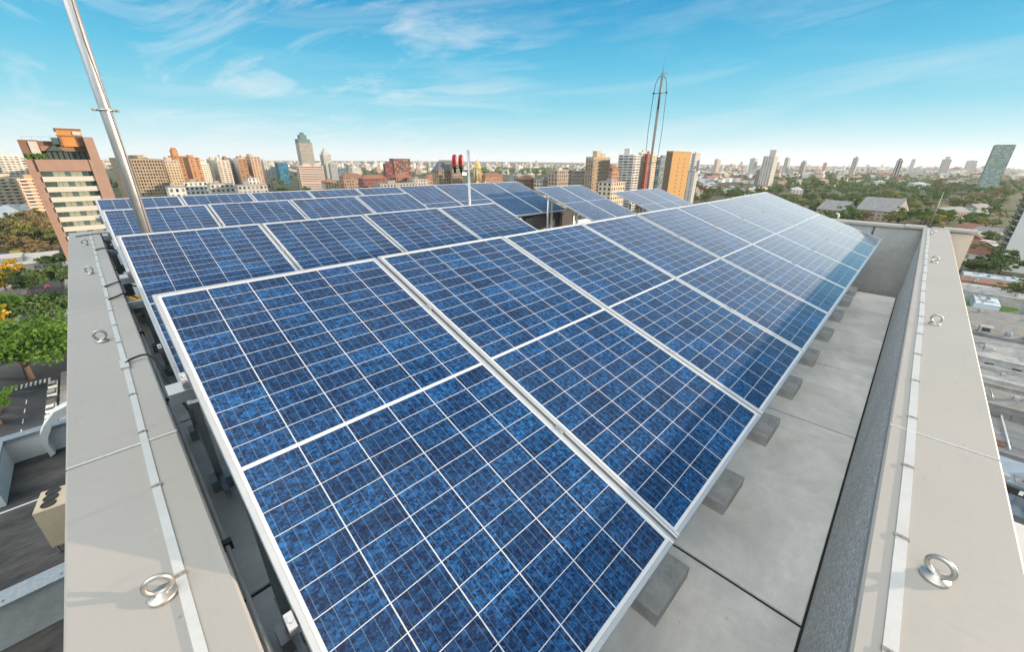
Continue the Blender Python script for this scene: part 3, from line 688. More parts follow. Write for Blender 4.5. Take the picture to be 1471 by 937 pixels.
# curved white arch over the wall
OUT = [(73, 657), (61, 641), (57, 626), (63, 612), (77, 593), (96, 583), (112, 579)]; INN = [(80, 652), (70, 640), (69, 630), (75, 611), (86, 601), (97, 596), (113, 592)]
org_ = Vector((0, 0, LZ)); m = MB()
ring_ = [(on_y(*o_, 20.2)-org_, on_y(*i_, 20.2)-org_) for o_, i_ in zip(OUT, INN)]
for k in range(6):
    (a0, b0), (a1, b1) = ring_[k], ring_[k+1]; d_ = Vector((0, .42, 0))
    for q in ((a0, a1, b1, b0), (a0+d_, b0+d_, b1+d_, a1+d_), (a0, a0+d_, a1+d_, a1), (b0, b1, b1+d_, b0+d_)): m.quad(*q)
m.quad(ring_[0][0], ring_[0][1], ring_[0][1]+d_, ring_[0][0]+d_)
tag(m.build('curved_beam', m_white, None, (0, 0, LZ)), 'curved pale concrete beam rising from the white terrace wall', 'beam')
# near terrace kerb with metal flashing
t = thing('flashed_upstand', 'dark upstand wall capped with bright metal flashing on the terrace', 'wall', (0, 0, LZ))
b = MB(); b.box(-6.2, 11.75, 0, -0.4, 12.1, 1.15); b.build('wall', m_darkwall, t)
b = MB(); b.box(-6.25, 11.68, 1.153, -0.4, 12.2, 1.2); b.build('flashing', m_galv, t)
for k in range(5):
    c = MB(); c.tube([(-5.6+k*0.9, 11.85, 1.2), (-5.6+k*0.9, 11.85, 1.225)], 0.03, 8); c.build('bolt', m_galv, t)
# condensing unit with three round fan openings
p = on_z(76, 800, LZ); p.x += 0.42
t = thing('condenser_unit', 'weathered cream condenser unit with round fan openings on the terrace', 'air conditioner', (p.x-0.35, p.y, LZ), (0, 0, R_(-8)))
b = MB(); b.bbox(0, 0, 0.28, 1.3, 0.95, 1.55, 0.03); b.build('casing', m_cream, t)
for k in range(3):
    for j in range(2):
        c = MB(); c.lathe([(0.155, 0.0), (0.155, 0.02), (0.13, 0.02), (0.12, 0.004)], 20, (0, 0, 0), 0)
        c.build('fan_opening', m_gap, t, (0.28+j*0.55, 0.20+k*0.28, 1.552), (0, 0, 0))
for x in (0.06, 1.2):
    for y in (0.06, 0.86):
        c = MB(); c.box(x-.03, y-.03, 0, x+.03, y+.03, 0.28); c.build('leg', m_galv, t)

# ------------------------------------------------------------------ city: buildings
def col_mat(rgb, amt=0.5, tag_=''):
    rgb = tuple(c*0.72 for c in rgb)
    name = 'paint_%02x%02x%02x' % tuple(int(c*255) for c in rgb)
    return mottled(name, rgb, tuple(c*0.78 for c in rgb), 0.12, amt, 0.8, spec=0.2)
m_roofgrey = mottled('flat_roof_grey', (0.24, 0.24, 0.235), (0.15, 0.15, 0.15), 0.25, 0.9, 0.9)
m_terra = mottled('terracotta_tiles', (0.22, 0.10, 0.065), (0.13, 0.06, 0.04), 0.5, 0.8, 0.85, vary=0.2)
m_conc = mottled('raw_concrete', (0.38, 0.37, 0.35), (0.24, 0.235, 0.225), 0.3, 0.8, 0.85)
m_fibre = mottled('fibre_cement_roof', (0.15, 0.15, 0.155), (0.27, 0.265, 0.26), 0.5, 0.7, 0.9, stretch=(1, .2, 1))

def facade(mb, o, u, width, z0, z1, nf, nc, wf=0.6, hf=0.5, dep=0.25, wi=0, gi=1, slab=0.0, si=2, skip=None):
    """wall from o along u with nf x nc recessed window openings; slab > 0 adds balcony slabs"""
    o = Vector(o); u = Vector(u).normalized(); n = Vector((u.y, -u.x, 0)); Z = Vector((0, 0, 1))
    fh = (z1-z0)/nf; cw = width/nc
    for f in range(nf):
        zb = z0+f*fh; za = zb+fh*(1-hf)*0.55; zt_ = za+fh*hf
        P = lambda a, z, d=0.0: o+u*a+Z*(z-o.z)-n*d
        mb.quad(P(0, zb), P(width, zb), P(width, za), P(0, za), wi)
        mb.quad(P(0, zt_), P(width, zt_), P(width, zb+fh), P(0, zb+fh), wi)
        x = 0.0
        for c in range(nc):
            a0 = c*cw+cw*(1-wf)/2; a1 = a0+cw*wf
            mb.quad(P(x, za), P(a0, za), P(a0, zt_), P(x, zt_), wi)
            mb.quad(P(a0, za), P(a0, za, dep), P(a0, zt_, dep), P(a0, zt_), wi)
            mb.quad(P(a1, za, dep), P(a1, za), P(a1, zt_), P(a1, zt_, dep), wi)
            mb.quad(P(a0, za), P(a1, za), P(a1, za, dep), P(a0, za, dep), wi)
            mb.quad(P(a0, zt_, dep), P(a1, zt_, dep), P(a1, zt_), P(a0, zt_), wi)
            mb.quad(P(a0, za, dep), P(a1, za, dep), P(a1, zt_, dep), P(a0, zt_, dep), gi)
            x = a1
        mb.quad(P(x, za), P(width, za), P(width, zt_), P(x, zt_), wi)
        if slab:
            a, b_ = P(width*.04, zb+fh*.02, -slab), P(width*.96, zb+fh*.02, -slab)
            c_, d_ = P(width*.96, zb+fh*.02, -.01), P(width*.04, zb+fh*.02, -.01)
            up = Z*fh*0.32
            mb.quad(a, b_, c_, d_, si); mb.quad(a, b_, b_+up, a+up, si); mb.quad(b_, c_, c_+up, b_+up, si); mb.quad(d_, a, a+up, d_+up, si); mb.quad(a+up, b_+up, c_+up, d_+up, si)

CITY = []
def tower(label, cat, x0, x1, y0, y1, ztop, wall=(0.5, 0.47, 0.42), alt=None, fh=3.1, cw=3.4, wf=0.55, hf=0.48, glass=None, dep=0.3, slab=0.0, name='apartment_tower',
          top=(1,), base=GZ, blank=(), roofmat=None, acc=None, group=None):
    """box tower with window openings on all four sides; top lists roof blocks"""
    t = thing(name, label, cat, ((x0+x1)/2, (y0+y1)/2, base), group=group)
    hx, hy = (x1-x0)/2, (y1-y0)/2; h = ztop-base
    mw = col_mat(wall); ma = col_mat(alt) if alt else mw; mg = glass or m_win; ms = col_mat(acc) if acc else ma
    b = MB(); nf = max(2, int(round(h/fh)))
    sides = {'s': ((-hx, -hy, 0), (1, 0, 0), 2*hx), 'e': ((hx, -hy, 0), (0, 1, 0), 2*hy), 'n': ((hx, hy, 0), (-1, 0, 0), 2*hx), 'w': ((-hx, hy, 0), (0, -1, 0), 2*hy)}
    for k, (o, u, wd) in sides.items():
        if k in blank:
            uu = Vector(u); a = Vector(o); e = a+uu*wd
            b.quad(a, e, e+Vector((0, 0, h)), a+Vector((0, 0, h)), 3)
        else:
            facade(b, o, u, wd, 0, h, nf, max(1, int(round(wd/cw))), wf, hf, dep, 0, 1, slab, 2)
    b.quad((-hx, -hy, h), (hx, -hy, h), (hx, hy, h), (-hx, hy, h), 4)
    b.build('wall', [mw, mg, ms, ma, roofmat or m_roofgrey], t)
    p = MB(); q = 0.35
    p.box(-hx-.1, -hy-.1, h+.01, hx+.1, -hy+q, h+1.0); p.box(-hx-.1, hy-q, h+.01, hx+.1, hy+.1, h+1.0); p.box(-hx-.1, -hy+q, h+.01, -hx+q, hy-q, h+1.0); p.box(hx-q, -hy+q, h+.01, hx+.1, hy-q, h+1.0)
    p.build('roof_parapet', ma, t)
    for (fx0, fy0, fx1, fy1, hh) in top if top and isinstance(top[0], tuple) else [(-.45, -.35, .35, .45, 3.6)]:
        r = MB(); r.box(fx0*hx, fy0*hy, h+.02, fx1*hx, fy1*hy, h+hh); r.box(fx0*hx-.3, fy0*hy-.3, h+hh+.005, fx1*hx+.3, fy1*hy+.3, h+hh+.4)
        r.build('roof_block', mw, t)
    return t
def boxpx(pl, pm, pr, ptop, D, ddef=18.0, cap=45.0):
    """footprint and height of a grid-aligned block from the pixels of its left, near and right edges at distance D"""
    c = at_depth(pm, ptop, D)
    def cut(p, ax_, val):
        r = on_x(p, ptop, val) if ax_ == 'x' else on_y(p, ptop, val)
        return r
    xc, yc = c.x, c.y
    if pm < 100:      # corner between -Y (left) and +X (right)
        xl = cut(pl, 'y', yc).x; yb = cut(pr, 'x', xc).y if pr > pm+0.5 else yc+ddef
        x0, x1, y0, y1 = max(xl, xc-cap), xc, yc, min(max(yb, yc+4), yc+cap)
    elif pm > 1342:   # corner between +Y (left) and -X (right)
        xf = cut(pl, 'y', yc).x if pl < pm-0.5 else xc+ddef; yn = cut(pr, 'x', xc).y
        x0, x1, y0, y1 = xc, min(max(xf, xc+4), xc+cap), max(yn, yc-cap), yc
    else:
        yb = cut(pl, 'x', xc).y if pl < pm-0.5 else yc+ddef; xr_ = cut(pr, 'y', yc).x if pr > pm+0.5 else xc+ddef
        x0, x1, y0, y1 = xc, min(max(xr_, xc+4), xc+cap), yc, min(max(yb, yc+4), yc+cap)
    return x0, x1, y0, y1, c.z
def T(label, cat, px, D, **kw):
    x0, x1, y0, y1, z = boxpx(*px, D, kw.pop('ddef', 18.0), kw.pop('cap', 45.0))
    return tower(label, cat, x0, x1, y0, y1, z, **kw)

# --- left of the pole
def near_tower():
    D = 140.0
    c = at_depth(100, 330, D); yf = c.y
    XZ = lambda px, py: on_y(px, py, yf)
    xl = XZ(36, 228).x; xr2 = XZ(150, 240).x; t = thing('office_tower', 'brown stone office tower with white window bands and stepped orange penthouse', 'building', (0, yf, GZ))
    stone = mottled('brown_stone', (0.25, 0.165, 0.13), (0.19, 0.125, 0.098), 0.4, 0.7, 0.75); orange = mottled('orange_render', (0.40, 0.18, 0.045), (0.30, 0.135, 0.04), 0.5, 0.7, 0.8)
    dark = mottled('dark_brown_render', (0.16, 0.085, 0.06), None, 0.5, 0.7, 0.8); white = col_mat((0.60, 0.55, 0.49))
    zt0 = XZ(90, 229).z-GZ          # top of stone body
    b = MB(); b.box(xl+4, 1.6, 0, xr2-0.2, 26, zt0-7.5); b.build('wall', stone, t)
    # side pillars
    wl = XZ(54, 240).x; wr = XZ(131, 240).x
    for (a, c_, pr_) in ((xl, wl-2.2, 0.0), (wr, xr2, -0.2)):
        b = MB(); b.box(a, pr_, 0, c_, 26.2, zt0); b.build('pillar', stone, t)
    b = MB(); b.box(wl-2.2, 0.7, 0, wl, 26.1, zt0); b.build('pillar', stone, t)
    # top fascia
    zf0 = XZ(90, 246).z-GZ
    b = MB(); b.box(wl, 0.1, zf0, wr, 25, zt0-0.02); b.build('fascia', stone, t)
    # window bands and spandrels
    fl = 3.25; z = zf0; k = 0
    while z > 6:
        g = MB(); n = 9; ww = (wr-wl)/n
        for i in range(n):
            g.box(wl+i*ww+0.05, 1.0, z-1.62, wl+(i+1)*ww-0.05, 1.5, z-0.02)
        if k < 9: g.build('window_band', m_wing, t)
        else: g.build('window_band', m_wing, t)['kind'] = 'stuff'
        s = MB(); s.box(wl+.02, 0.25, z-fl+.02, wr-.02, 1.59, z-1.64); s.build('spandrel', white, t)
        z -= fl; k += 1
        if k >= 15: break
    # recessed terrace storey and penthouse
    ztz = zt0; zl = XZ(60, 201).z-GZ; zr = XZ(110, 187).z-GZ; xm = XZ(86, 205).x; L_ = wr+.6-xm
    n = 9; ww = (xr2-xl-6)/n
    for i in range(n):
        b = MB(); b.box(xl+5+i*ww+.15, 4.0, ztz+.01, xl+5+(i+1)*ww-.15, 4.6, ztz+2.5); b.build('terrace_glazing', m_wing, t)
    b = MB(); b.box(xl+4.5, 4.7, ztz+.01, xr2-.5, 24, ztz+2.55); b.build('terrace_storey', dark, t)
    b = MB(); b.box(xl+4.2, 2.9, ztz+2.56, xr2-.4, 24, ztz+4.0); b.build('terrace_canopy', mottled('bronze_cladding', (0.22, 0.13, 0.085), None, .5, .7, .7), t)
    b = MB(); b.box(xl-0.2, 3.0, ztz+.4, xl+4.1, 24, zl); b.build('penthouse_side', dark, t)
    b = MB(); b.box(xl+4.11, 3.4, ztz+4.01, xm-.01, 24, zl-.2); b.build('penthouse_side', dark, t)
    b = MB(); b.box(xl+1.9, 2.7, ztz+.6, xl+3.9, 2.98, zl-.4); b.build('metal_panel', m_conc, t)
    b = MB(); b.box(xm, 1.8, ztz+4.02, wr+.6, 22, zr); b.build('penthouse', orange, t)
    zc_ = (ztz+4+zr)/2+.6
    b = MB(); b.box(xm-.3, 1.5, zc_, wr+.7, 1.79, zc_+.35); b.build('cornice', dark, t)
    b = MB(); b.box(xm-.4, 1.6, zr+.01, wr+.8, 22.2, zr+.5); b.build('cornice', dark, t)
    b = MB(); b.box(wr-1.5, 1.5, zc_+.5, wr+.4, 1.79, zr-.4); b.build('white_panel', white, t)
    for (u0, u1, z0_, z1_) in ((-0.30, 0.02, ztz+4.6, ztz+6.6), (0.74, 0.99, ztz+4.4, zc_-.1), (-0.02, .12, ztz+4.1, zc_-.1)):
        g = MB(); g.box(xm+u0*L_, 1.45, z0_, xm+u1*L_, 1.78 if u0 >= 0 else 3.38, z1_); g.build('window', m_wing if u0 < -.1 else dark, t)
    b = MB(); b.box(wr+.62, 0.1, zt0+.02, xr2-.3, 22.5, zr-2.0); b.build('shaft', stone, t)
    b = MB(); gx0, gx1, gz = xl+5.5, xl+9.5, ztz+2.6
    b.poly([(gx0, 2.2, gz), (gx1, 2.2, gz), ((gx0+gx1)/2, 2.2, gz+1.9)]); b.quad((gx0, 2.2, gz), ((gx0+gx1)/2, 2.2, gz+1.9), ((gx0+gx1)/2, 6, gz+1.9), (gx0, 6, gz)); b.quad((gx1, 2.2, gz), ((gx0+gx1)/2, 2.2, gz+1.9), ((gx0+gx1)/2, 6, gz+1.9), (gx1, 6, gz)); b.build('glass_gable', m_wing, t)
    h = MB(); rr = random.Random(4)
    for i in range(220):
        c0 = Vector((rr.uniform(xl+.3, xl+5), rr.uniform(.3, 2.6), ztz+rr.uniform(.1, 1.6))); s_ = .3
        d1 = Vector((rr.uniform(-1, 1), rr.uniform(-1, 1), rr.uniform(-1, 1))).normalized()*s_; d2 = d1.orthogonal().normalized()*s_
        h.quad(c0-d1-d2, c0+d1-d2, c0+d1+d2, c0-d1+d2)
    h.build('planting', FOL['deep'], t)
    # roof edge railings
    b = MB()
    for i in range(6): b.box(xl+1+i*2, 3.05, zl+.01, xl+1.08+i*2, 3.13, zl+1.0)
    b.box(xl+1, 3.04, zl+1.0, xl+11.2, 3.14, zl+1.08); b.build('railing', m_galv, t)
near_tower()

BE, BEW, WH, GY, BR, OR, PK = (0.55, 0.46, 0.35), (0.62, 0.55, 0.45), (0.72, 0.71, 0.68), (0.42, 0.42, 0.40), (0.30, 0.17, 0.10), (0.52, 0.27, 0.13), (0.55, 0.38, 0.30)
apt = 'apartment tower'
T('tall beige balcony tower at the far left edge, cut by the frame', apt, (-30, 26, 27, 224), 600, wall=(0.66, 0.62, 0.55), alt=WH, slab=1.2, cw=5, glass=m_wing)
T('white twin-fronted tower with grey glass strips, second from the left edge', apt, (27, 60, 62, 226), 560, wall=(0.66, 0.63, 0.58), cw=6.5, wf=0.62, hf=0.62, glass=m_wing)
T('low cream block with dark balcony rows below the far left tower', 'apartment block', (-30, 33, 36, 256), 420, wall=(0.66, 0.56, 0.42), slab=1.0, cw=6, name='apartment_block')
T('cream block with orange panels left of the stone tower', 'apartment block', (24, 58, 62, 258), 400, wall=(0.62, 0.36, 0.18), alt=WH, slab=0.9, acc=WH, cw=6, name='apartment_block')
T('brown grid-fronted block with vertical fins behind the pole', 'office block', (140, 187, 233, 229.5), 420, wall=(0.42, 0.33, 0.23), cw=2.2, wf=0.62, hf=0.66, dep=0.8, cap=330, name='office_block', top=((-.3, -.3, -.1, .2, 3), (.2, -.4, .4, .3, 4)))
T('narrow brick building squeezed beside the brown grid block', 'apartment block', (228, 230, 238, 262), 480, wall=(0.45, 0.22, 0.10), name='apartment_block')
T('beige tower with small windows right of the brown grid block', apt, (219, 236, 257, 231), 520, wall=(0.58, 0.47, 0.33), alt=GY, cw=3.0)
T('slim orange tower with red crown on its roof block', apt, (240, 248, 268, 225), 640, wall=(0.50, 0.24, 0.12), alt=(0.4, 0.12, 0.06), cw=6, top=((-.7, -.5, .1, .5, 9), (-.5, -.4, 0, .4, 12)))
T('orange brick tower with painted shade on its left face in the left skyline', apt, (262, 270, 286, 227), 600, wall=(0.52, 0.27, 0.14), alt=(0.28, 0.15, 0.08), blank=('w',), cw=7, wf=.4)  # alt repeats the brick colour darkened, standing for shade on the left face
T('white tower between the orange tower and the balcony tower', apt, (280, 287, 300, 236), 700, wall=(0.74, 0.70, 0.62), cw=3.5)
T('wide white balcony tower with grey left face in the left skyline', apt, (290, 311, 329, 231), 720, wall=(0.66, 0.62, 0.55), slab=1.0, cw=5.5, top=((-.6, -.5, -.2, .3, 5), (0, -.4, .2, .3, 9)))
T('narrow pale striped tower right of the wide balcony tower', apt, (323, 329, 338, 231), 760, wall=(0.62, 0.56, 0.50), slab=.8, cw=8)
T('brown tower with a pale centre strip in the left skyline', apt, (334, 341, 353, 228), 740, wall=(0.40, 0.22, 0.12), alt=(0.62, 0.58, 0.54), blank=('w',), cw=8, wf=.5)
T('terracotta and cream tower right of the brown tower', apt, (351, 359, 373, 226), 760, wall=(0.56, 0.40, 0.28), alt=(0.42, 0.22, 0.13), cw=5, top=((-.8, -.5, -.2, .5, 5),))
T('slim grey tower closing the left cluster of towers', apt, (371, 378, 386, 232), 800, wall=(0.52, 0.54, 0.54), cw=5)
T('blue glass slab standing alone behind the trees', 'office block', (394, 399, 413, 234.5), 1000, wall=(0.05, 0.16, 0.26), alt=(0.06, 0.2, 0.3), glass=window_mat('blue_glass', (0.02, 0.10, 0.17), (0.05, 0.2, 0.3), .3), wf=.92, hf=.8, cw=3, name='office_block', top=((-.9, -.9, .9, .9, 1.2),))
for k, (l_, px_, D_, wl_) in enumerate((('tan tower peeping over the brown grid block', (196, 203, 212, 226), 760, (.50, .40, .29)), ('pale tower between the beige and the orange towers', (254, 260, 270, 231), 820, (.60, .56, .50)),
        ('grey tower behind the slim orange tower', (272, 279, 288, 231), 900, (.44, .44, .43)), ('cream tower between the white and the balcony towers', (296, 302, 312, 229), 900, (.60, .50, .38)),
        ('brown tower behind the wide balcony tower', (316, 322, 330, 227), 940, (.34, .22, .15)), ('white tower behind the brown tower of the left skyline', (340, 347, 356, 225), 960, (.64, .61, .56)),
        ('tan low tower filling the gap before the slim grey tower', (362, 368, 377, 234), 900, (.50, .41, .31)), ('pale far tower between the grey tower and the blue slab', (384, 388, 395, 240), 1200, (.56, .57, .56)))):
    T(l_, apt, px_, D_, wall=wl_, cw=(3.2, 4.2, 5)[k % 3], slab=(0, .9)[k % 2])
def stepped():
    x0, x1, y0, y1, z = boxpx(424, 429, 448, 205, 1150)
    t = tower('tallest grey office tower with green stepped glass crown', 'skyscraper', x0, x1, y0, y1, z, wall=(0.40, 0.39, 0.35), alt=(0.16, 0.22, 0.20), cw=2.8, wf=.6, hf=.5, name='skyscraper', top=((-1, -1, .75, .95, 9), (-.6, -.7, .4, .6, 19), (-.3, -.4, .2, .3, 25)))
    for o in t.children:
        if o.name.startswith('roof_block'): o.data.materials[0] = col_mat((0.13, 0.21, 0.21))
stepped()
T('pale pink slab hotel with dark window bands below the tallest tower', 'hotel', (425, 429, 464, 239), 800, wall=(0.62, 0.50, 0.44), cw=40, wf=.96, hf=.45, cap=70, name='hotel', top=((-.6, -.5, .0, .5, 4), (.3, -.5, .8, .5, 4)))
T('slender grey tower with pointed crown right of the tallest tower', apt, (459, 464, 475, 222), 1200, wall=(0.50, 0.52, 0.50), cw=4, top=((-.7, -.7, .6, .6, 8), (-.3, -.3, .4, .4, 15)))
T('darker grey tower leaning on the slender grey tower', apt, (471, 474, 484, 236), 1180, wall=(0.36, 0.39, 0.40), cw=4)
T('blue glass low block right of the grey towers', 'office block', (482, 486, 497, 242), 1300, wall=(0.18, 0.30, 0.40), wf=.9, hf=.7, name='office_block')
T('white round-cornered block on the skyline left of the brick block', 'office block', (500, 506, 518, 241), 1400, wall=(0.68, 0.70, 0.66), alt=WH, cw=30, wf=.95, hf=.4, name='office_block')
T('dark red brick block with lighter window grid on the centre skyline', 'office block', (559, 565, 589, 229), 700, wall=(0.23, 0.075, 0.06), alt=(0.28, 0.10, 0.08), glass=m_wing, cw=4.2, wf=.66, hf=.62, name='office_block', top=((-.95, -.9, .95, .9, 1.0),))
T('lower dark red wing on the left of the brick block', 'office block', (550, 553, 566, 236), 690, wall=(0.20, 0.075, 0.07), cw=4, name='office_block')
def old_block(label, pl, pr, ptop, D, wall, roof, fh=4.0, cw=3.6, rh=0.35, pitched=True, cap=80):
    x0, x1, y0, y1, z = boxpx(pl, pl+1, pr, ptop, D, 14, cap)
    y1 = min(y1, y0+16) if y1-y0 > 4 else y0+14
    t = thing('townhouse', label, 'building', ((x0+x1)/2, (y0+y1)/2, GZ)); hx, hy, h = (x1-x0)/2, (y1-y0)/2, z-GZ
    b = MB(); nf = max(2, int(h/fh))
    for o, u, wd in (((-hx, -hy, 0), (1, 0, 0), 2*hx), ((hx, -hy, 0), (0, 1, 0), 2*hy), ((hx, hy, 0), (-1, 0, 0), 2*hx), ((-hx, hy, 0), (0, -1, 0), 2*hy)):
        facade(b, o, u, wd, 0, h, nf, max(1, int(wd/cw)), .5, .55, .3)
    b.quad((-hx, -hy, h), (hx, -hy, h), (hx, hy, h), (-hx, hy, h))
    b.build('wall', [col_mat(wall), m_win], t)
    r = MB()
    if pitched:
        e = .8; rz = min(hx, hy)*rh*2
        A = [(-hx-e, -hy-e, h+.02), (hx+e, -hy-e, h+.02), (hx+e, hy+e, h+.02), (-hx-e, hy+e, h+.02)]; k = min(hx, hy)
        P0 = (-hx+k, 0, h+rz); P1 = (hx-k+.01, 0, h+rz)
        if hx < hy: P0 = (0, -hy+k, h+rz); P1 = (0, hy-k+.01, h+rz)
        if hx >= hy:
            r.poly([A[0], A[1], P1, P0]); r.poly([A[2], A[3], P0, P1]); r.poly([A[1], A[2], P1]); r.poly([A[3], A[0], P0])
        else:
            r.poly([A[1], A[2], P1, P0]); r.poly([A[3], A[0], P0, P1]); r.poly([A[0], A[1], P0]); r.poly([A[2], A[3], P1])
        r.poly(A[::-1])
    else:
        r.box(-hx-.2, -hy-.2, h+.01, hx+.2, hy+.2, h+.5); r.box(-hx*.5, -hy*.4, h+.51, -hx*.1, hy*.3, h+3)
    r.build('roof', roof, t)
    return t
OB = [('brown tiled old building row left of the brick block', 492, 522, 254, 640, (0.36, 0.26, 0.20), m_terra), ('dark red long roofed building below the white skyline block', 520, 556, 257, 600, (0.26, 0.12, 0.11), m_terra),
      ('brick townhouse below the dark red block', 568, 592, 255, 560, (0.38, 0.20, 0.13), m_terra), ('pale arcaded long building right of the brick block', 592, 615, 258, 560, (0.52, 0.50, 0.47), m_roofgrey),
      ('pink brick building left of the turreted hall', 613, 640, 256, 580, (0.48, 0.30, 0.24), m_terra), ('long red roofed hall right of the yellow bell tower', 696, 722, 253, 700, (0.42, 0.22, 0.16), m_terra),
      ('grey flat office building before the distant wood', 737, 768, 252, 640, (0.36, 0.37, 0.36), m_roofgrey), ('small brown building in front of the grey flat office', 752, 770, 258, 520, (0.30, 0.2, 0.14), m_terra),
      ('low cream building right of the small brown building', 778, 803, 259, 520, (0.55, 0.48, 0.36), m_roofgrey), ('brown concrete block with dark loggias by the beige tower', 800, 824, 245, 500, (0.38, 0.31, 0.25), m_conc),
      ('beige stepped block touching the beige tower', 822, 843, 246, 520, (0.46, 0.40, 0.32), m_conc), ('red brick base building between the beige and white towers', 879, 890, 242, 480, (0.46, 0.26, 0.16), m_terra),
      ('cream low block below the black and white tower', 878, 898, 262, 380, (0.62, 0.52, 0.40), m_roofgrey), ('white low warehouse below the left towers', 262, 304, 262, 430, (0.66, 0.66, 0.62), m_roofgrey),
      ('white parking block left of the warehouse', 240, 266, 270, 330, (0.62, 0.63, 0.62), m_roofgrey), ('pale low block in front of the left tower cluster', 300, 336, 265, 420, (0.60, 0.57, 0.52), m_roofgrey),
      ('small white stepped house below the terracotta tower', 355, 372, 256, 560, (0.70, 0.68, 0.63), m_roofgrey), ('grey low block right of the stepped house', 340, 384, 267, 420, (0.46, 0.46, 0.45), m_roofgrey),
      ('cream low house right of the pink slab hotel', 466, 483, 262, 620, (0.56, 0.46, 0.36), m_terra), ('long pale wall building in front of the old quarter', 545, 600, 265, 430, (0.44, 0.40, 0.36), m_roofgrey)]
for l, a, c_, tp, D, wl, rf in OB: old_block(l, a, c_, tp, D, wl, rf, pitched=rf is m_terra)
# turreted hall
x0, x1, y0, y1, z = boxpx(629, 632, 666, 248, 520, 18, 60)
t = old_block('turreted brown stone hall behind the red warning lights', 629, 664, 246, 520, (0.36, 0.27, 0.18), mottled('slate', (0.10, 0.10, 0.11), None, .5, .7, .7), rh=.9)
tower('square brown turret of the stone hall', 'tower', (x0+x1)/2-4, (x0+x1)/2+6, y0-6, y0-1.2, on_y(650, 236, y0-6).z, wall=(0.34, 0.26, 0.19), cw=3, name='stone_turret')
# yellow bell tower
c = at_depth(686, 262, 330); ztop = at_depth(686, 229, 330).z-GZ
yel = mottled('yellow_plaster', (0.46, 0.35, 0.14), (0.36, 0.26, 0.10), .5, .7, .75)
t = thing('bell_tower', 'ornate yellow bell tower with lantern and small domed cap', 'bell tower', (c.x, c.y, GZ))
s_ = ztop
b = MB(); b.box(-5, -5, 0, 5, 5, s_-19); b.build('wall', yel, t)
for sx in (-1, 1):
    for sy in (-1, 1):
        b = MB(); b.lathe([(1.1, 0), (1.1, 2.0), (0.7, 2.6), (0.25, 3.8), (0, 4.2)], 10, (sx*4.2, sy*4.2, s_-19)); b.build('corner_pinnacle', yel, t)
b = MB(); b.lathe([(4.4, 0), (3.6, 2.0), (3.2, 2.2)], 12, (0, 0, s_-19))
b.build('lantern_base', yel, t)
for k in range(8):
    a = k*pi/4; b = MB(); b.tube([(2.6*cos(a), 2.6*sin(a), s_-17), (2.4*cos(a), 2.4*sin(a), s_-6)], .55, 8); b.build('lantern_column', yel, t)
b = MB(); b.lathe([(3.1, 0), (3.1, .7), (2.7, 1.0), (2.5, 2.4), (1.7, 3.8), (.6, 4.7), (.5, 5.3), (.1, 6.6), (0, 6.6)], 14, (0, 0, s_-6.2)); b.build('dome', yel, t)

T('beige tower seen in raking sun left of the black and white tower', apt, (842, 853, 880, 227), 420, wall=(0.56, 0.43, 0.30), alt=(0.34, 0.28, 0.22), cw=2.6, slab=.9, top=((-.5, -.6, .0, .5, 6), (.1, -.5, .6, .3, 4)), cap=30)
T('black and white tower with dark balconies on its left face', apt, (889, 911, 920, 223), 520, wall=(0.62, 0.63, 0.63), alt=WH, slab=1.2, cw=6.5, wf=.8, hf=.62, top=((-.6, -.2, .0, .5, 7),))
T('white tower with a red centre strip behind the mast', apt, (917, 922, 934, 220), 560, wall=(0.62, 0.57, 0.50), alt=(0.72, 0.68, 0.60), cw=4)
T('red-brown slab fused to the white tower behind the mast', apt, (929, 931, 936, 222), 550, wall=(0.36, 0.10, 0.07), cw=9, wf=.3)
T('cream tower right of the red-brown slab', apt, (935, 937, 944, 224), 560, wall=(0.66, 0.52, 0.38), cw=4)
T('dark blue glass tower left of the ochre tower', 'office tower', (943, 950, 962, 227), 640, wall=(0.20, 0.24, 0.27), alt=(.1, .12, .14), glass=m_wing, cw=7, wf=.7, hf=.6, name='office_tower')
def ochre():
    x0, x1, y0, y1, z = boxpx(958, 967, 994, 218, 430)
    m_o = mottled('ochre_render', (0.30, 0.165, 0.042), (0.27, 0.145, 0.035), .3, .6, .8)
    t = thing('apartment_tower', 'plain ochre tower with two columns of tiny windows', apt, ((x0+x1)/2, (y0+y1)/2, GZ)); hx, hy, h = (x1-x0)/2, (y1-y0)/2, z-GZ
    b = MB(); b.box(-hx, -hy, 0, hx, hy, h); b.build('wall', [m_o], t)
    b = MB(); b.box(-hx-.25, -hy-.1, 0, -hx-.01, hy, h-.5); b.build('painted_shade_side', col_mat((0.16, 0.12, 0.085)), t)  # thin slab paints the left face dark in place of its shade
    b = MB(); b.box(-hx-.2, -hy-.2, h+.01, hx+.2, hy+.2, h+.8); b.build('roof_parapet', m_o, t)
    for f in range(14):
        for k, u in enumerate((-.25, .35)):
            zz0 = h-7.5-f*3.9
            if zz0 < 4 or (f == 12 and k == 1): continue
            g = MB(); x = u*hx; g.box(x-.55, -hy-.10, zz0, x+.55, -hy-.01, zz0+1.7); g.build('window', m_win, t)
ochre()
T('slender two-tone tower just right of the ochre tower', apt, (994, 1000, 1007, 221), 900, wall=(0.56, 0.56, 0.54), alt=(0.42, 0.24, 0.14), cw=6)
T('grey slab block at the foot of the ochre tower', 'apartment block', (990, 999, 1003, 247), 620, wall=(0.50, 0.50, 0.50), alt=(0.3, 0.25, 0.22), cw=20, wf=.2, name='apartment_block')
T('small slender far tower between the ochre and twin towers', apt, (1027, 1031, 1037, 229), 2000, wall=(0.50, 0.46, 0.43))
T('pale far tower left of the tall grey tower', apt, (1078, 1085, 1094, 228), 1900, wall=(0.52, 0.54, 0.52), cw=6)
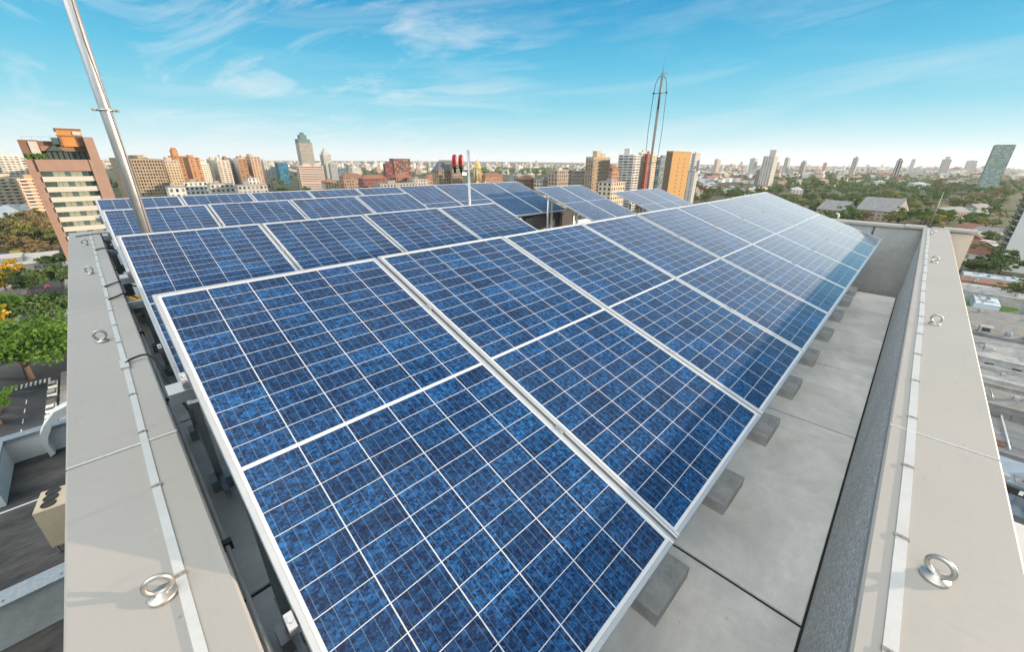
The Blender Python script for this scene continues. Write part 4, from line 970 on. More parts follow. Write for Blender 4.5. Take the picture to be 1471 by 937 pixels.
T('tall grey tower with dark window column and roof block, right of centre', apt, (1097, 1113, 1119, 225), 900, wall=(0.54, 0.52, 0.49), cw=5, wf=.5, top=((.2, -.6, .95, .5, 13),))
T('shorter grey wing at the foot of the tall grey tower', apt, (1087, 1093, 1100, 244), 930, wall=(0.46, 0.42, 0.39), slab=.9, cw=4, name='apartment_block')
T('green grey far tower right of the tall grey tower', apt, (1128, 1133, 1142, 227), 1900, wall=(0.40, 0.45, 0.40), cw=6)
T('dark far block with twin roof tops on the right skyline', 'apartment block', (1151, 1157, 1166, 233), 2000, wall=(0.32, 0.30, 0.28), name='apartment_block', top=((-.8, -.5, -.2, .5, 7), (.2, -.5, .7, .5, 7)))
T('green grey tower with stepped top on the right skyline', apt, (1226, 1233, 1243, 227), 1900, wall=(0.36, 0.40, 0.36), cw=5, top=((-.4, -.4, .3, .4, 7),))
T('tower with black and white vertical stripes in the right trees', apt, (1289, 1297, 1307, 230), 1500, wall=(0.06, 0.07, 0.08), alt=WH, cw=9, wf=.35, hf=.9, glass=col_mat(WH), cap=50, top=((-.9, -.5, -.3, .5, 5),))
T('pale far tower pair right of the striped tower', apt, (1310, 1316, 1328, 229), 2600, wall=(0.56, 0.56, 0.54), cw=7, cap=70)
T('stepped grey far block with tall central roof tower', 'apartment block', (1348, 1354, 1368, 229), 2300, wall=(0.46, 0.44, 0.43), cw=7, cap=70, name='apartment_block', top=((-.3, -.5, .3, .5, 14),))
T('wide pale far block left of the teal tower', 'apartment block', (1384, 1390, 1405, 231), 2600, wall=(0.52, 0.51, 0.48), cw=8, cap=80, name='apartment_block')
T('tall teal glass tower in the right distance', 'office tower', (1424, 1430, 1460, 209), 1000, wall=(0.30, 0.42, 0.39), alt=(0.2, 0.3, 0.28), glass=m_wing, cw=4, wf=.8, hf=.6, name='office_tower', cap=48, top=((-.9, -.9, .9, .9, 1.5),))
def white_right():
    g0 = on_z(1430, 388, GZ); x0, y1 = g0.x, g0.y; h = 112.0
    t = thing('apartment_tower', 'large white tower with stacked dark balconies at the right edge', apt, (x0, y1, GZ)); wm = col_mat((0.66, 0.66, 0.64))
    b = MB(); b.box(0, -26, 0, 26, 0, h); b.build('wall', wm, t)
    for f in range(33):
        z = 3+f*3.2
        if z > h-3: break
        g = MB(); g.box(2, .01, z+.3, 24, .25, z+2.6); g.build('balcony_window', m_wing, t)
        g = MB(); g.box(1.2, .26, z-.25, 25, 1.25, z+.02); g.build('balcony_slab', wm, t)
        g = MB(); g.box(1.2, 1.1, z+.03, 25, 1.2, z+1.05); g.build('balustrade', m_wing, t)
        for k, yy in enumerate((-9.5, -17.5)):
            if f % 1 == 0:
                g = MB(); g.box(-.06, yy-.35, z+.9, -.01, yy+.35, z+2.2); g.build('window', m_win, t)
white_right()

# --- city: houses and sheds on the right
def house(label, px, py, wdt, dpt, h, wall, roof='flat', rot=0.0, group=None, name='house', cat='house'):
    g = on_z(px, py, GZ)
    t = thing(name, label, cat, (g.x, g.y, GZ), (0, 0, rot), group=group)
    hx, hy = wdt/2, dpt/2; b = MB(); nf = max(1, int(h/3))
    for o, u, wd in (((-hx, -hy, 0), (1, 0, 0), 2*hx), ((hx, -hy, 0), (0, 1, 0), 2*hy), ((hx, hy, 0), (-1, 0, 0), 2*hx), ((-hx, hy, 0), (0, -1, 0), 2*hy)):
        facade(b, o, u, wd, 0, h, nf, max(1, int(wd/4.5)), .42, .42, .25)
    b.quad((-hx, -hy, h), (hx, -hy, h), (hx, hy, h), (-hx, hy, h)); b.build('wall', [col_mat(wall), m_win], t)
    r = MB(); e = .6
    if roof == 'flat':
        r.box(-hx-.15, -hy-.15, h+.01, hx+.15, hy+.15, h+.25); r.box(-hx*.3, -hy*.5, h+.26, hx*.4, hy*.4, h+2.6); mt = col_mat(tuple(min(.75, c_*1.05) for c_ in wall))
    else:
        rz = h+hy*.55
        r.quad((-hx-e, -hy-e, h), (hx+e, -hy-e, h), (hx+e, 0, rz), (-hx-e, 0, rz)); r.quad((hx+e, hy+e, h), (-hx-e, hy+e, h), (-hx-e, 0, rz), (hx+e, 0, rz))
        r.poly([(-hx-.01, -hy, h), (-hx-.01, 0, rz-.2), (-hx-.01, hy, h)]); r.poly([(hx+.01, -hy, h), (hx+.01, 0, rz-.2), (hx+.01, hy, h)])
        mt = m_terra if roof == 'terra' else m_fibre
    r.build('roof', mt, t)
    return t
house('long white school block with window rows among trees right of the panels', 1142, 281, 66, 16, 12, (0.66, 0.63, 0.58), 'flat', 0.25, name='school', cat='school')
house('grey ribbed shed roof among trees, left of the two large sheds', 1199, 312, 26, 34, 9, (0.40, 0.33, 0.28), 'fibre', 1.3, name='shed', cat='shed')
house('large grey ribbed shed roof among trees, right of the two large sheds', 1263, 314, 34, 46, 10, (0.42, 0.34, 0.28), 'fibre', 1.35, name='shed', cat='shed')
house('long grey roofed building half hidden by yellow green trees near the corner rod', 1358, 314, 40, 18, 8, (0.50, 0.40, 0.32), 'fibre', -.5, name='shed', cat='shed')
house('pale green roofed pavilion near the white tower', 1400, 306, 30, 16, 7, (0.45, 0.52, 0.46), 'fibre', -.5, name='pavilion', cat='building')
house('wide white villa complex in the right park', 1318, 270, 70, 30, 11, (0.74, 0.74, 0.74), 'flat', .2, name='villa', cat='house')
house('white villa with terraces left of the wide villa complex', 1262, 266, 44, 22, 10, (0.72, 0.70, 0.66), 'flat', .1, name='villa', cat='house')
house('cream villa right of the wide villa complex', 1362, 263, 50, 22, 10, (0.70, 0.62, 0.52), 'terra', .3, name='villa', cat='house')
house('pale blue house with red roof below the teal tower', 1402, 267, 44, 22, 9, (0.62, 0.68, 0.68), 'terra', .2, name='villa', cat='house')
house('white house with red roof right of the teal tower foot', 1446, 264, 36, 20, 9, (0.68, 0.66, 0.62), 'terra', .2, name='villa', cat='house')
house('white block with a blue front on the far right hillside', 1196, 248, 90, 30, 16, (0.64, 0.68, 0.72), 'flat', .1, name='office_block', cat='office block')
house('white slab block in the trees behind the school', 1156, 256, 44, 20, 16, (0.68, 0.69, 0.68), 'flat', .2, name='apartment_block', cat='apartment block')
house('long pale block beside the white slab block', 1138, 257, 60, 18, 10, (0.58, 0.60, 0.57), 'flat', .2, name='apartment_block', cat='apartment block')
tint = [('white', (0.70, 0.69, 0.66)), ('cream', (0.64, 0.55, 0.43)), ('pale grey', (0.48, 0.48, 0.47)), ('peach', (0.60, 0.42, 0.31)), ('pale blue', (0.50, 0.57, 0.62))]
bands = [('nearest', 276, 6, [996, 1004, 1012, 1021, 1030, 1040, 1049, 1058, 1067, 1076, 1085, 1094]), ('second nearest', 262, 3, [998, 1007, 1016, 1025, 1034, 1043, 1052, 1061, 1070, 1082, 1122, 1146, 1180, 1208, 1232, 1290, 1340, 1384, 1420]),
         ('middle', 254.5, 2.5, [1006, 1018, 1030, 1042, 1052, 1063, 1074, 1086, 1124, 1176, 1212, 1230, 1250, 1274, 1330, 1350, 1380, 1410, 1464]),
         ('second farthest', 248.5, 1.6, [1008, 1017, 1026, 1036, 1045, 1055, 1064, 1073, 1082, 1122, 1145, 1170, 1214, 1240, 1256, 1276, 1312, 1332, 1345, 1372, 1392, 1408, 1464]),
         ('farthest', 244.5, 0.8, [1004, 1012, 1021, 1030, 1040, 1049, 1058, 1068, 1077, 1122, 1146, 1168, 1186, 1206, 1220, 1248, 1262, 1280, 1312, 1336, 1375, 1412, 1462])]
rh = random.Random(5)
for nm, y, jy, xs_ in bands:
    for k, px in enumerate(xs_):
        tn, cc = tint[rh.choice((0, 0, 0, 1, 1, 2, 3, 4))]; cc = tuple(q*1.32 for q in cc)
        rf = rh.choice(('flat', 'flat', 'terra', 'terra', 'fibre'))
        py = y+rh.uniform(-jy, jy)
        rng_ = (on_z(px, py, GZ)-CAM).length
        wd = rh.uniform(13, 22)*max(1, rng_/1200)*1.2
        house('%s house with %s roof, %s from left in the %s house row' % (tn, {'flat': 'flat', 'terra': 'tiled', 'fibre': 'grey'}[rf], ORD[k], nm),
              px+rh.uniform(-2, 2), py, wd, wd*rh.uniform(.6, .9), rh.uniform(7, 13), cc, rf, rh.uniform(-.6, .9), group='houses spread over the right distance')

for k, (px, py, cc, tn) in enumerate(((1390, 352, (.60, .42, .29), 'tan'), (1404, 348, (.66, .62, .56), 'white'), (1398, 364, (.58, .40, .28), 'peach'), (1412, 362, (.66, .64, .6), 'white'), (1394, 336, (.62, .56, .46), 'cream'), (1418, 342, (.5, .5, .49), 'grey'), (1408, 376, (.64, .6, .54), 'cream'))):
    house('%s low house, %s in the small cluster left of the white tower foot' % (tn, ORD[k]), px, py, 16, 13, 5.5, cc, ('terra', 'flat', 'terra', 'flat', 'terra', 'fibre', 'terra')[k], .2*k, group='houses near the white tower')
# --- far sprawl and far wood: one mass each
rs = random.Random(9)
far = MB()
for i in range(2000):
    px = rs.uniform(-60, 1530); D = rs.choice((rs.uniform(1700, 2600), rs.uniform(2400, 4200), rs.uniform(2400, 4200), rs.uniform(3800, 6000)))
    c = at_depth(px, 260, D)
    wx, wy = rs.uniform(10, 34), rs.uniform(10, 26)
    big = rs.random()
    h = rs.uniform(6, 16) if big < .80 else rs.uniform(16, 36) if big < .985 else rs.uniform(40, 58)
    if h > 40: wx, wy = rs.uniform(16, 26), rs.uniform(14, 20)
    mi = rs.choice((0, 0, 1, 1, 2, 3))
    far.box(c.x-wx/2, c.y-wy/2, GZ, c.x+wx/2, c.y+wy/2, GZ+h, mi, rs.choice((mi, 3, 2)))
    if h > 30: far.box(c.x-wx/6, c.y-wy/5, GZ+h, c.x+wx/5, c.y+wy/4, GZ+h+rs.uniform(3, 7), mi)
o = far.build('distant_city', [col_mat((0.66, 0.66, 0.64)), col_mat((0.52, 0.47, 0.40)), col_mat((0.40, 0.27, 0.20)), col_mat((0.40, 0.41, 0.41))])
tag(o, 'hazy far sprawl of pale blocks along the whole horizon', 'distant city', kind='stuff')
def leaf(mb, c, s, rr, mi=0):
    d1 = Vector((rr.gauss(0, 1), rr.gauss(0, 1), rr.gauss(0, .7))).normalized()*s; d2 = d1.cross(Vector((rr.gauss(0, 1), rr.gauss(0, 1), rr.gauss(0, 1)))).normalized()*s*rr.uniform(.5, .9)
    mb.quad(c-d1-d2, c+d1-d2*.6, c+d1+d2, c-d1*.7+d2, mi)
fw = MB()
for i in range(1300):
    u = rs.random()
    if u < .62: px = rs.uniform(985, 1500); D = (880 if px > 1120 else 1500)+3000*rs.random()**1.4
    elif u < .8: px = rs.uniform(690, 860); D = rs.uniform(1500, 2600)
    else: px = rs.uniform(-60, 700); D = rs.uniform(700, 2800)
    c = at_depth(px, 260, D); r = rs.uniform(5, 9); hh = rs.uniform(8, 15) + (14 if .62 <= u < .8 else 0)
    n = 34 if D < 1600 else 22
    for k in range(n):
        d = Vector((rs.gauss(0, 1), rs.gauss(0, 1), rs.gauss(0, .8))).normalized()*(r*rs.uniform(.6, 1))
        leaf(fw, Vector((c.x, c.y, GZ+hh*.55))+Vector((d.x, d.y, d.z*.75)), r*.36, rs)
tag(fw.build('distant_woods', FOL['deep']), 'far dark green woodland between the distant houses', 'woodland', kind='stuff')

# ------------------------------------------------------------------ trees
def crown_mesh(seed, flat=0.75, clumps=34, per=46, leafs=0.085, hollow=.55, umbrella=False):
    rr = random.Random(seed); mb = MB()
    lobes = [Vector((rr.gauss(0, .40), rr.gauss(0, .40), rr.gauss(0, .26))) for _ in range(7)]
    for i in range(clumps):
        d = Vector((rr.gauss(0, 1), rr.gauss(0, 1), rr.gauss(0, 1)+.25)).normalized()
        if umbrella: d.z = abs(d.z)*.8-.1
        b_ = rr.choice(lobes); c = b_*.75+d*rr.uniform(hollow, 0.82)*rr.uniform(.75, 1.05); c.z *= flat
        cr_ = rr.uniform(.15, .30)
        for k in range(per):
            e = Vector((rr.gauss(0, 1), rr.gauss(0, 1), rr.gauss(0, .6))).normalized()*cr_*rr.random()**.45
            e.z *= .65
            leaf(mb, c+e, leafs*rr.uniform(.6, 1.25), rr)
    o = mb.build('crown', FOL['deep']); me = o.data; bpy.data.objects.remove(o); return me
def trunk_mesh(seed):
    rr = random.Random(seed); mb = MB()
    mb.tube([(0, 0, 0), (rr.gauss(0, .03), rr.gauss(0, .03), .35), (rr.gauss(0, .06), rr.gauss(0, .06), .75)], [.055, .042, .025], 7)
    for k in range(6):
        a = k*1.05+rr.uniform(-.3, .3); z = rr.uniform(.28, .5)
        mb.tube([(0, 0, z), (.28*cos(a), .28*sin(a), z+.26), (.52*cos(a), .52*sin(a), z+rr.uniform(.35, .5))], [.026, .017, .006], 5)
    o = mb.build('trunk', m_bark); me = o.data; bpy.data.objects.remove(o); return me
VAR = {'round': [crown_mesh(s, .80, 40, 100, .050) for s in (1, 2, 3)], 'flat': [crown_mesh(s, .42, 54, 130, .036, .5, True) for s in (4, 5)], 'loose': [crown_mesh(s, .9, 26, 90, .05, .4) for s in (6, 7)]}
UMB = crown_mesh(41, .40, 110, 190, .020, .45, True)
TRK = [trunk_mesh(s) for s in (1, 2, 3)]
def tree(label, x, y, r, kind='round', fol='deep', h=None, group=None, mesh=None, name='tree', cat='tree'):
    h = h or r*1.5
    rr = random.Random(hash((round(x, 1), round(y, 1))) & 0xffff)
    t = thing(name, label, cat, (x, y, GZ), (0, 0, rr.uniform(0, 6.28)), group=group)
    me = mesh or rr.choice(VAR[kind])
    c = bpy.data.objects.new('crown', me); COL.objects.link(c); c.parent = t; c.location = (0, 0, h*.78); c.scale = (r*1.0*rr.uniform(.9, 1.1), r*rr.uniform(.9, 1.1), r*rr.uniform(.85, 1.05))
    if not c.material_slots: pass
    c.material_slots[0].link = 'OBJECT'; c.material_slots[0].material = FOL[fol]
    k = bpy.data.objects.new('trunk', rr.choice(TRK)); COL.objects.link(k); k.parent = t; k.scale = (r*.95, r*.95, h*.95)
    return t
ft = {'bright': 'bright green', 'deep': 'dark green', 'olive': 'olive green', 'yellow': 'yellow flowering', 'tan': 'dry brown'}
kt = {'round': 'rounded', 'flat': 'flat-topped', 'loose': 'loose-crowned'}
rt = random.Random(21)
# park belts on the right: (wording, pixel row, jitter, x range, count, radius range)
belts = [('front belt past the parapet', 322, 6, 1165, 1392, 20, (6, 9.5)), ('second belt past the parapet', 304, 5, 1120, 1425, 30, (6, 10)),
         ('third belt past the parapet', 290, 4, 1098, 1440, 32, (6.5, 10)), ('fourth belt past the parapet', 279, 3, 1000, 1450, 36, (7, 10)),
         ('fifth belt past the parapet', 270, 2.5, 1100, 1471, 24, (7, 11)), ('sixth belt past the parapet', 262.5, 2, 1090, 1471, 20, (8, 12)),
         ('farthest belt past the parapet', 256.5, 1.4, 1000, 1471, 16, (9, 13))]
avoid = [(1142, 276, 32, 9), (1199, 306, 12, 12), (1263, 307, 22, 14), (1318, 264, 24, 8), (1262, 260, 16, 7), (1358, 309, 14, 6), (1400, 300, 12, 7), (1108, 260, 14, 9), (1362, 259, 12, 5), (1402, 262, 14, 6)]
for wd, y, jy, xa, xb_, n, (ra, rb) in belts:
    P = []
    for k in range(n):
        px = xa+(xb_-xa)*(k+.5+rt.uniform(-.45, .45))/n; py = y+rt.uniform(-jy, jy)
        if any(abs(px-ax_) < aw and abs(py-ay_-2) < ah for ax_, ay_, aw, ah in avoid): continue
        P.append((px, py))
    P.sort()
    for k, (px, py) in enumerate(P):
        g = on_z(px, py, GZ); fol = rt.choice(('deep', 'deep', 'deep', 'olive', 'olive', 'bright', 'bright', 'tan')) if y > 262 else rt.choice(('deep', 'deep', 'olive'))
        kd = rt.choice(('round', 'round', 'loose', 'flat'))
        r = rt.uniform(ra, rb)
        tree('%s %s tree, %s from the left in the %s' % (ft[fol], kt[kd], ORD[k], wd), g.x, g.y, r, kd, fol, r*rt.uniform(1.1, 1.5), 'park trees in the right distance')
# hand-placed trees on the right
for l, px, py, r, kd, f in (('yellow green bushy tree behind the corner rod', 1352, 322, 9, 'round', 'bright'), ('bright lime tree left of the corner rod', 1322, 322, 10, 'round', 'bright'),
                            ('yellow blossoming tree behind the corner rod', 1340, 326, 6, 'loose', 'yellow'), ('lime green tree by the white tower foot', 1402, 322, 8, 'flat', 'bright'),
                            ('dark leafy tree on the plot left below the white tower', 1408, 396, 7, 'round', 'deep'), ('dark leafy tree on the plot right below the white tower', 1434, 396, 7.5, 'round', 'deep'),
                            ('dark bush tree at the parapet edge below the white tower', 1392, 392, 5, 'round', 'deep'), ('small dark tree at the right edge by the lawns', 1464, 433, 5, 'loose', 'deep'),
                            ('dark tree beside the tan houses left of the white tower', 1384, 372, 6, 'round', 'deep'), ('olive tree behind the tan houses left of the white tower', 1400, 332, 7, 'round', 'olive'),
                            ('lime tree close to the wing wall top', 1384, 330, 7, 'round', 'bright'), ('green tree against the foot of the white tower', 1416, 352, 6, 'round', 'deep'), ('low olive tree among the cluster of small houses', 1406, 368, 5, 'loose', 'olive'), ('palm-like loose tree beside the larger lawn', 1444, 430, 4.5, 'loose', 'deep')):
    g = on_z(px, py, GZ); tree(l, g.x, g.y, r, kd, f)
for k, (px, py, f) in enumerate(((1416, 282, 'deep'), (1424, 290, 'olive'), (1432, 279, 'deep'), (1438, 296, 'olive'), (1428, 304, 'deep'), (1440, 288, 'bright'), (1420, 312, 'deep'), (1434, 316, 'olive'), (1412, 298, 'bright'), (1444, 276, 'deep'), (1448, 284, 'olive'), (1424, 328, 'deep'), (1410, 330, 'olive'))):
    g = on_z(px, py, GZ); tree('%s tree, %s listed in the grove left of the white tower balconies' % (ft[f], ORD[k]), g.x, g.y, rt.uniform(6, 9), rt.choice(('round', 'loose')), f, None, 'grove by the white tower')
P = sorted((992+128*(k+.5+rt.uniform(-.5, .5))/34, rt.uniform(268, 293)) for k in range(34))
for k, (px, py) in enumerate(P):
    g = on_z(px, py, GZ); f = rt.choice(('deep', 'deep', 'olive', 'bright')); kd = rt.choice(('round', 'loose'))
    tree('%s %s tree, %s from the left in the grove right of the ochre tower' % (ft[f], kt[kd], ORD[k]), g.x, g.y, rt.uniform(5, 8.5), kd, f, None, 'grove right of the ochre tower')
# trees on the left
LT = [('huge bright green spreading tree over the street at left', 45, 545, 17, 'flat', 'bright', 14, UMB), ('wide green spreading tree behind the huge street tree', 18, 478, 12, 'flat', 'bright', 12, None),
      ('green spreading tree over the crossing by the parapet', 76, 470, 11, 'flat', 'deep', 11, None), ('low bright tree over the parked cars at the left frame edge', 2, 610, 5.2, 'flat', 'bright', 8, None),
      ('yellow flowering tree by the street corner', 24, 416, 6.5, 'round', 'yellow', 12, None), ('yellow flowering tree at the left frame edge', 2, 425, 6, 'round', 'yellow', 10, None),
      ('dark tree between the yellow tree and the crossing', 44, 424, 6.5, 'round', 'deep', 11, None), ('dark tree left of the yellow flowering tree', 10, 418, 7.5, 'round', 'deep', 11, None),
      ('dark green tree beside the parapet end', 94, 414, 7, 'round', 'deep', 11, None), ('dark tree below the stone tower', 87, 396, 6.5, 'round', 'deep', 10, None),
      ('orange blossoming tree top behind the huge street tree', 62, 470, 8, 'flat', 'yellow', 9, None), ('yellow green shrub tree at far left by the big tree', 4, 490, 6, 'loose', 'yellow', 9, None),
      ('dark street tree behind the huge bright tree', 94, 500, 6, 'loose', 'deep', 9, None)]
for l, px, py, r, kd, f, h, me in LT:
    g = on_z(px, py, GZ); tree(l, g.x, g.y, r, kd, f, h, 'street trees on the left', me)
rows_l = [('nearest', 392, 4, [-4], (6, 8)), ('second', 372, 4, [2, 26, 48, 70], (5, 7)), ('third', 358, 4, [-2, 10, 24, 36, 50, 62, 76], (8, 11)), ('fourth', 346, 3, [28, 40, 52, 62, 72], (8, 11)),
          ('fifth', 336, 3, [34, 46, 58, 68], (8, 10)), ('sixth', 304, 3, [-4, 6, 34, 44, 54, 64], (9, 12)), ('seventh', 294, 2, [-2, 8, 20, 32, 50, 62, 70], (10, 13))]
for nm, y, jy, xs_, (ra, rb) in rows_l:
    for k, px in enumerate(xs_):
        py = y+rt.uniform(-jy, jy); f = rt.choice(('tan', 'tan', 'tan', 'olive', 'olive', 'deep')) if y > 330 else rt.choice(('bright', 'deep', 'olive', 'tan')); kd = rt.choice(('round', 'loose', 'loose'))
        g = on_z(px, py, GZ)
        tree('%s %s tree, %s from left in the %s line left of the stone tower' % (ft[f], kt[kd], ORD[k], nm), g.x, g.y, rt.uniform(ra, rb), kd, f, group='trees on the left plain')
for k, (px, py, D) in enumerate(((398, 274, 560), (408, 270, 700), (416, 272, 620), (452, 276, 520), (447, 272, 640), (470, 272, 560), (424, 274, 560), (390, 272, 600), (484, 270, 640), (352, 272, 480), (364, 270, 560), (340, 270, 520), (330, 269, 600), (320, 268, 640))):
    pass
cs = sorted([318, 330, 342, 352, 364, 374, 386, 394, 404, 414, 424, 448, 456, 472, 486, 500, 514, 532, 735, 760, 790])
for k, px in enumerate(cs):
    c = at_depth(px, 265, rt.uniform(430, 640)); f = rt.choice(('deep', 'deep', 'olive'))
    tree('%s tree, %s from the left in the line behind the rear panels' % (ft[f], ORD[k]), c.x, c.y, rt.uniform(6, 9), rt.choice(('round', 'loose')), f, rt.uniform(9, 15), 'trees behind the rear panels')

# ------------------------------------------------------------------ streets on the left
RX0, RX1, RC = -28.3, -21.0, -24.75
b = MB(); b.quad((RX0-9, 95, GZ+.004), (RX1+9, 95, GZ+.004), (RX1+9, 420, GZ+.004), (RX0-9, 420, GZ+.004)); structure(b.build('pavement', m_pave))
b = MB(); b.box(RX0-30, 95, GZ+.004, RX0-2.4, 158, GZ+.14); b.box(RX1+2.2, 95, GZ+.004, RX1+14, 158, GZ+.14); structure(b.build('kerb', m_pave))
b = MB(); b.quad((RX0-2.4, 95, GZ+.010), (RX1+2.2, 95, GZ+.010), (RX1+2.2, 420, GZ+.010), (RX0-2.4, 420, GZ+.010))
b.quad((-120, 164, GZ+.014), (20, 164, GZ+.014), (20, 186, GZ+.014), (-120, 186, GZ+.014)); b.quad((-120, 262, GZ+.014), (20, 262, GZ+.014), (20, 276, GZ+.014), (-120, 276, GZ+.014))
structure(b.build('road', m_asphalt))
b = MB()
for k in range(9): b.quad((RC-.09, 101+k*5.75, GZ+.016), (RC+.09, 101+k*5.75, GZ+.016), (RC+.09, 103.6+k*5.75, GZ+.016), (RC-.09, 103.6+k*5.75, GZ+.016))
for yy, n in ((158.5, 9), (256.0, 9), (268.5, 8)):
    for k in range(n): b.quad((RX0+.2+k*.86, yy, GZ+.018), (RX0+.62+k*.86, yy, GZ+.018), (RX0+.62+k*.86, yy+3.2, GZ+.018), (RX0+.2+k*.86, yy+3.2, GZ+.018))
structure(b.build('road_marking', m_mark))
# ------------------------------------------------------------------ cars
CARM = {}
def paint(n, c):
    if n not in CARM:
        m, t, bs = new_mat('car_paint_'+n.replace(' ', '_')); v = coords(t); cc = nmix(t, nmap(t, nnoise(t, v, 3, 3), .4, .7, 0, .25), c, tuple(q*.8 for q in c))
        t.links.new(cc, bs.inputs['Base Color']); bs.inputs['Roughness'].default_value = .28; bs.inputs['Coat Weight'].default_value = .6; CARM[n] = m
    return CARM[n]
def car_meshes():
    b = MB(); prof = [(-2.1, .30), (-2.12, .72), (-1.95, .86), (-1.2, .93), (1.35, .93), (2.0, .80), (2.1, .62), (2.08, .30)]
    for s, in ((1,),):
        L_ = [(-.86, y, z) for y, z in prof]; R2 = [(.86, y, z) for y, z in prof]
        b.poly(L_); b.poly(R2[::-1])
        for i in range(len(prof)): b.quad(L_[i], L_[(i+1) % len(prof)], R2[(i+1) % len(prof)], R2[i])
    b.box(-.66, -1.25, 1.38, .66, .35, 1.43)
    c = MB(); lo = [(-.80, -1.75, .94), (.80, -1.75, .94), (.80, 1.15, .94), (-.80, 1.15, .94)]; hi = [(-.64, -1.22, 1.38), (.64, -1.22, 1.38), (.64, .32, 1.38), (-.64, .32, 1.38)]
    for i in range(4): c.quad(lo[i], lo[(i+1) % 4], hi[(i+1) % 4], hi[i])
    w_ = MB(); w_.tube([(-.10, 0, 0), (.10, 0, 0)], .31, 14)
    l = MB(); l.box(-.14, -.03, -.07, .14, .03, .07)
    out = []
    for m, n, mt in ((b, 'body', m_white), (c, 'windows', m_win), (w_, 'wheel', m_tyre), (l, 'headlight', m_zinc)):
        o = m.build(n, mt); out.append(o.data); bpy.data.objects.remove(o)
    return out
CB, CW, CWH, CL = car_meshes()
def car(label, x, y, rz, pn, pc):
    t = thing('parked_car', label, 'car', (x, y, GZ+.012), (0, 0, rz), 'cars on the left streets')
    def add(n, me, loc=(0, 0, 0)):
        o = bpy.data.objects.new(n, me); COL.objects.link(o); o.parent = t; o.location = loc; return o
    o = add('body', CB); o.material_slots[0].link = 'OBJECT'; o.material_slots[0].material = paint(pn, pc)
    add('windows', CW)
    for sx in (-.78, .78):
        for sy in (-1.3, 1.3): add('wheel', CWH, (sx, sy, .31))
        add('headlight', CL, (sx*.78, 2.07, .66))
cp = {'silver': (.42, .43, .44), 'white': (.72, .72, .71), 'dark grey': (.06, .065, .07), 'red': (.42, .03, .025), 'black': (.02, .02, .022)}
for k, (y, pn) in enumerate(((154.5, 'silver'), (148.6, 'silver'), (143.6, 'dark grey'), (138.6, 'white'), (132.8, 'white'), (124.2, 'silver'), (118.5, 'dark grey'))):
    car('%s car parked on the right kerb of the street, %s from the crossing' % (pn, ORD[k]), RX1+.95, y, .0, pn, cp[pn])
for k, (y, pn) in enumerate(((157.0, 'black'), (151.5, 'silver'), (146.0, 'dark grey'), (140, 'black'), (128, 'silver'), (122.5, 'white'))):
    car('%s car parked on the left kerb of the street, %s from the crossing' % (pn, ORD[k]), RX0-1.2, y, pi, pn, cp[pn])
g = on_z(69, 413, GZ); car('red car waiting behind the far crossing', g.x, g.y, 0, 'red', cp['red'])
g = on_z(94, 436, GZ); car('white car stopped at the crossing by the parapet edge', g.x, g.y, .9, 'white', cp['white'])
for k, (px, py, pn) in enumerate(((57, 384, 'red'), (64, 392, 'silver'), (72, 388, 'white'), (55, 393, 'dark grey'), (74, 396, 'silver'), (48, 402, 'white'))):
    g = on_z(px, py, GZ); car('%s car in the open car park below the stone tower, %s from far left' % (pn, ORD[k]), g.x, g.y, .4, pn, cp[pn])
# car park, buildings and tent on the left plain
g0 = on_z(60, 392, GZ); b = MB(); b.quad((g0.x-18, g0.y-42, GZ+.007), (g0.x+16, g0.y-42, GZ+.007), (g0.x+16, g0.y+40, GZ+.007), (g0.x-18, g0.y+40, GZ+.007)); structure(b.build('car_park', m_pave))
house('white flat roofed shop building at the left street corner', 12, 398, 40, 34, 8, (0.66, 0.58, 0.50), 'flat', 0, name='shop_building', cat='building')
house('long low glazed hall behind the dry trees at left', 40, 330, 110, 20, 7, (0.36, 0.36, 0.36), 'flat', 0, name='hall', cat='building')
house('white stepped house below the cream block at left', 32, 292, 34, 18, 12, (0.66, 0.66, 0.66), 'flat', 0.1)
g = on_z(38, 316, GZ)
t = thing('circus_tent', 'grey blue peaked tent roof on the left plain', 'tent', (g.x, g.y, GZ))
tn = MB(); n = 24; hx = 38
for i in range(n):
    u0, u1 = -1+2*i/n, -1+2*(i+1)/n
    f = lambda u: (hx*u, 5+9*(1-u*u)**.7+1.2*abs(sin(u*9)))
    (xa, za), (xb2, zb2) = f(u0), f(u1)
    for s in (-1, 1):
        tn.quad((xa, 0, za), (xb2, 0, zb2), (xb2*1.02, s*12, 4.5+.8*sin(i*1.6)), (xa*1.02, s*12, 4.5+.8*sin((i-1)*1.6)))
tn.build('canopy', mottled('tent_fabric', (.22, .27, .31), (.15, .18, .2), .3, .6, .7), t)
tn = MB()
for i in range(7): tn.box(-36+i*12-.2, -12.2, 0, -36+i*12+.2, -11.8, 4.6)
tn.build('frame', m_galv, t)
b = MB(); g = on_z(10, 344, GZ); b.quad((g.x-60, g.y-26, GZ+.02), (g.x+14, g.y-26, GZ+.02), (g.x+14, g.y+30, GZ+.02), (g.x-60, g.y+30, GZ+.02)); structure(b.build('bare_earth', mottled('bare_earth', (.34, .21, .12), (.26, .17, .10), .08, .8, .95)))
g = on_z(22, 392, GZ)
t = thing('billboard', 'small billboard with a yellow panel at the street corner', 'billboard', (g.x, g.y, GZ))
q = MB(); q.box(-5.5, 0, 5, 1.2, .4, 11); q.build('panel', mottled('grey_panel', (.12, .14, .15), None, 1, .6, .5), t)
q = MB(); q.box(1.3, -.02, 5.4, 5.2, .4, 11.4); q.build('panel', mottled('yellow_panel', (.62, .42, .06), None, 1, .5, .6), t)['label'] = 'yellow panel'
for x in (-4, 3): q = MB(); q.box(x-.2, .1, 0, x+.2, .35, 5); q.build('post', m_galv, t)
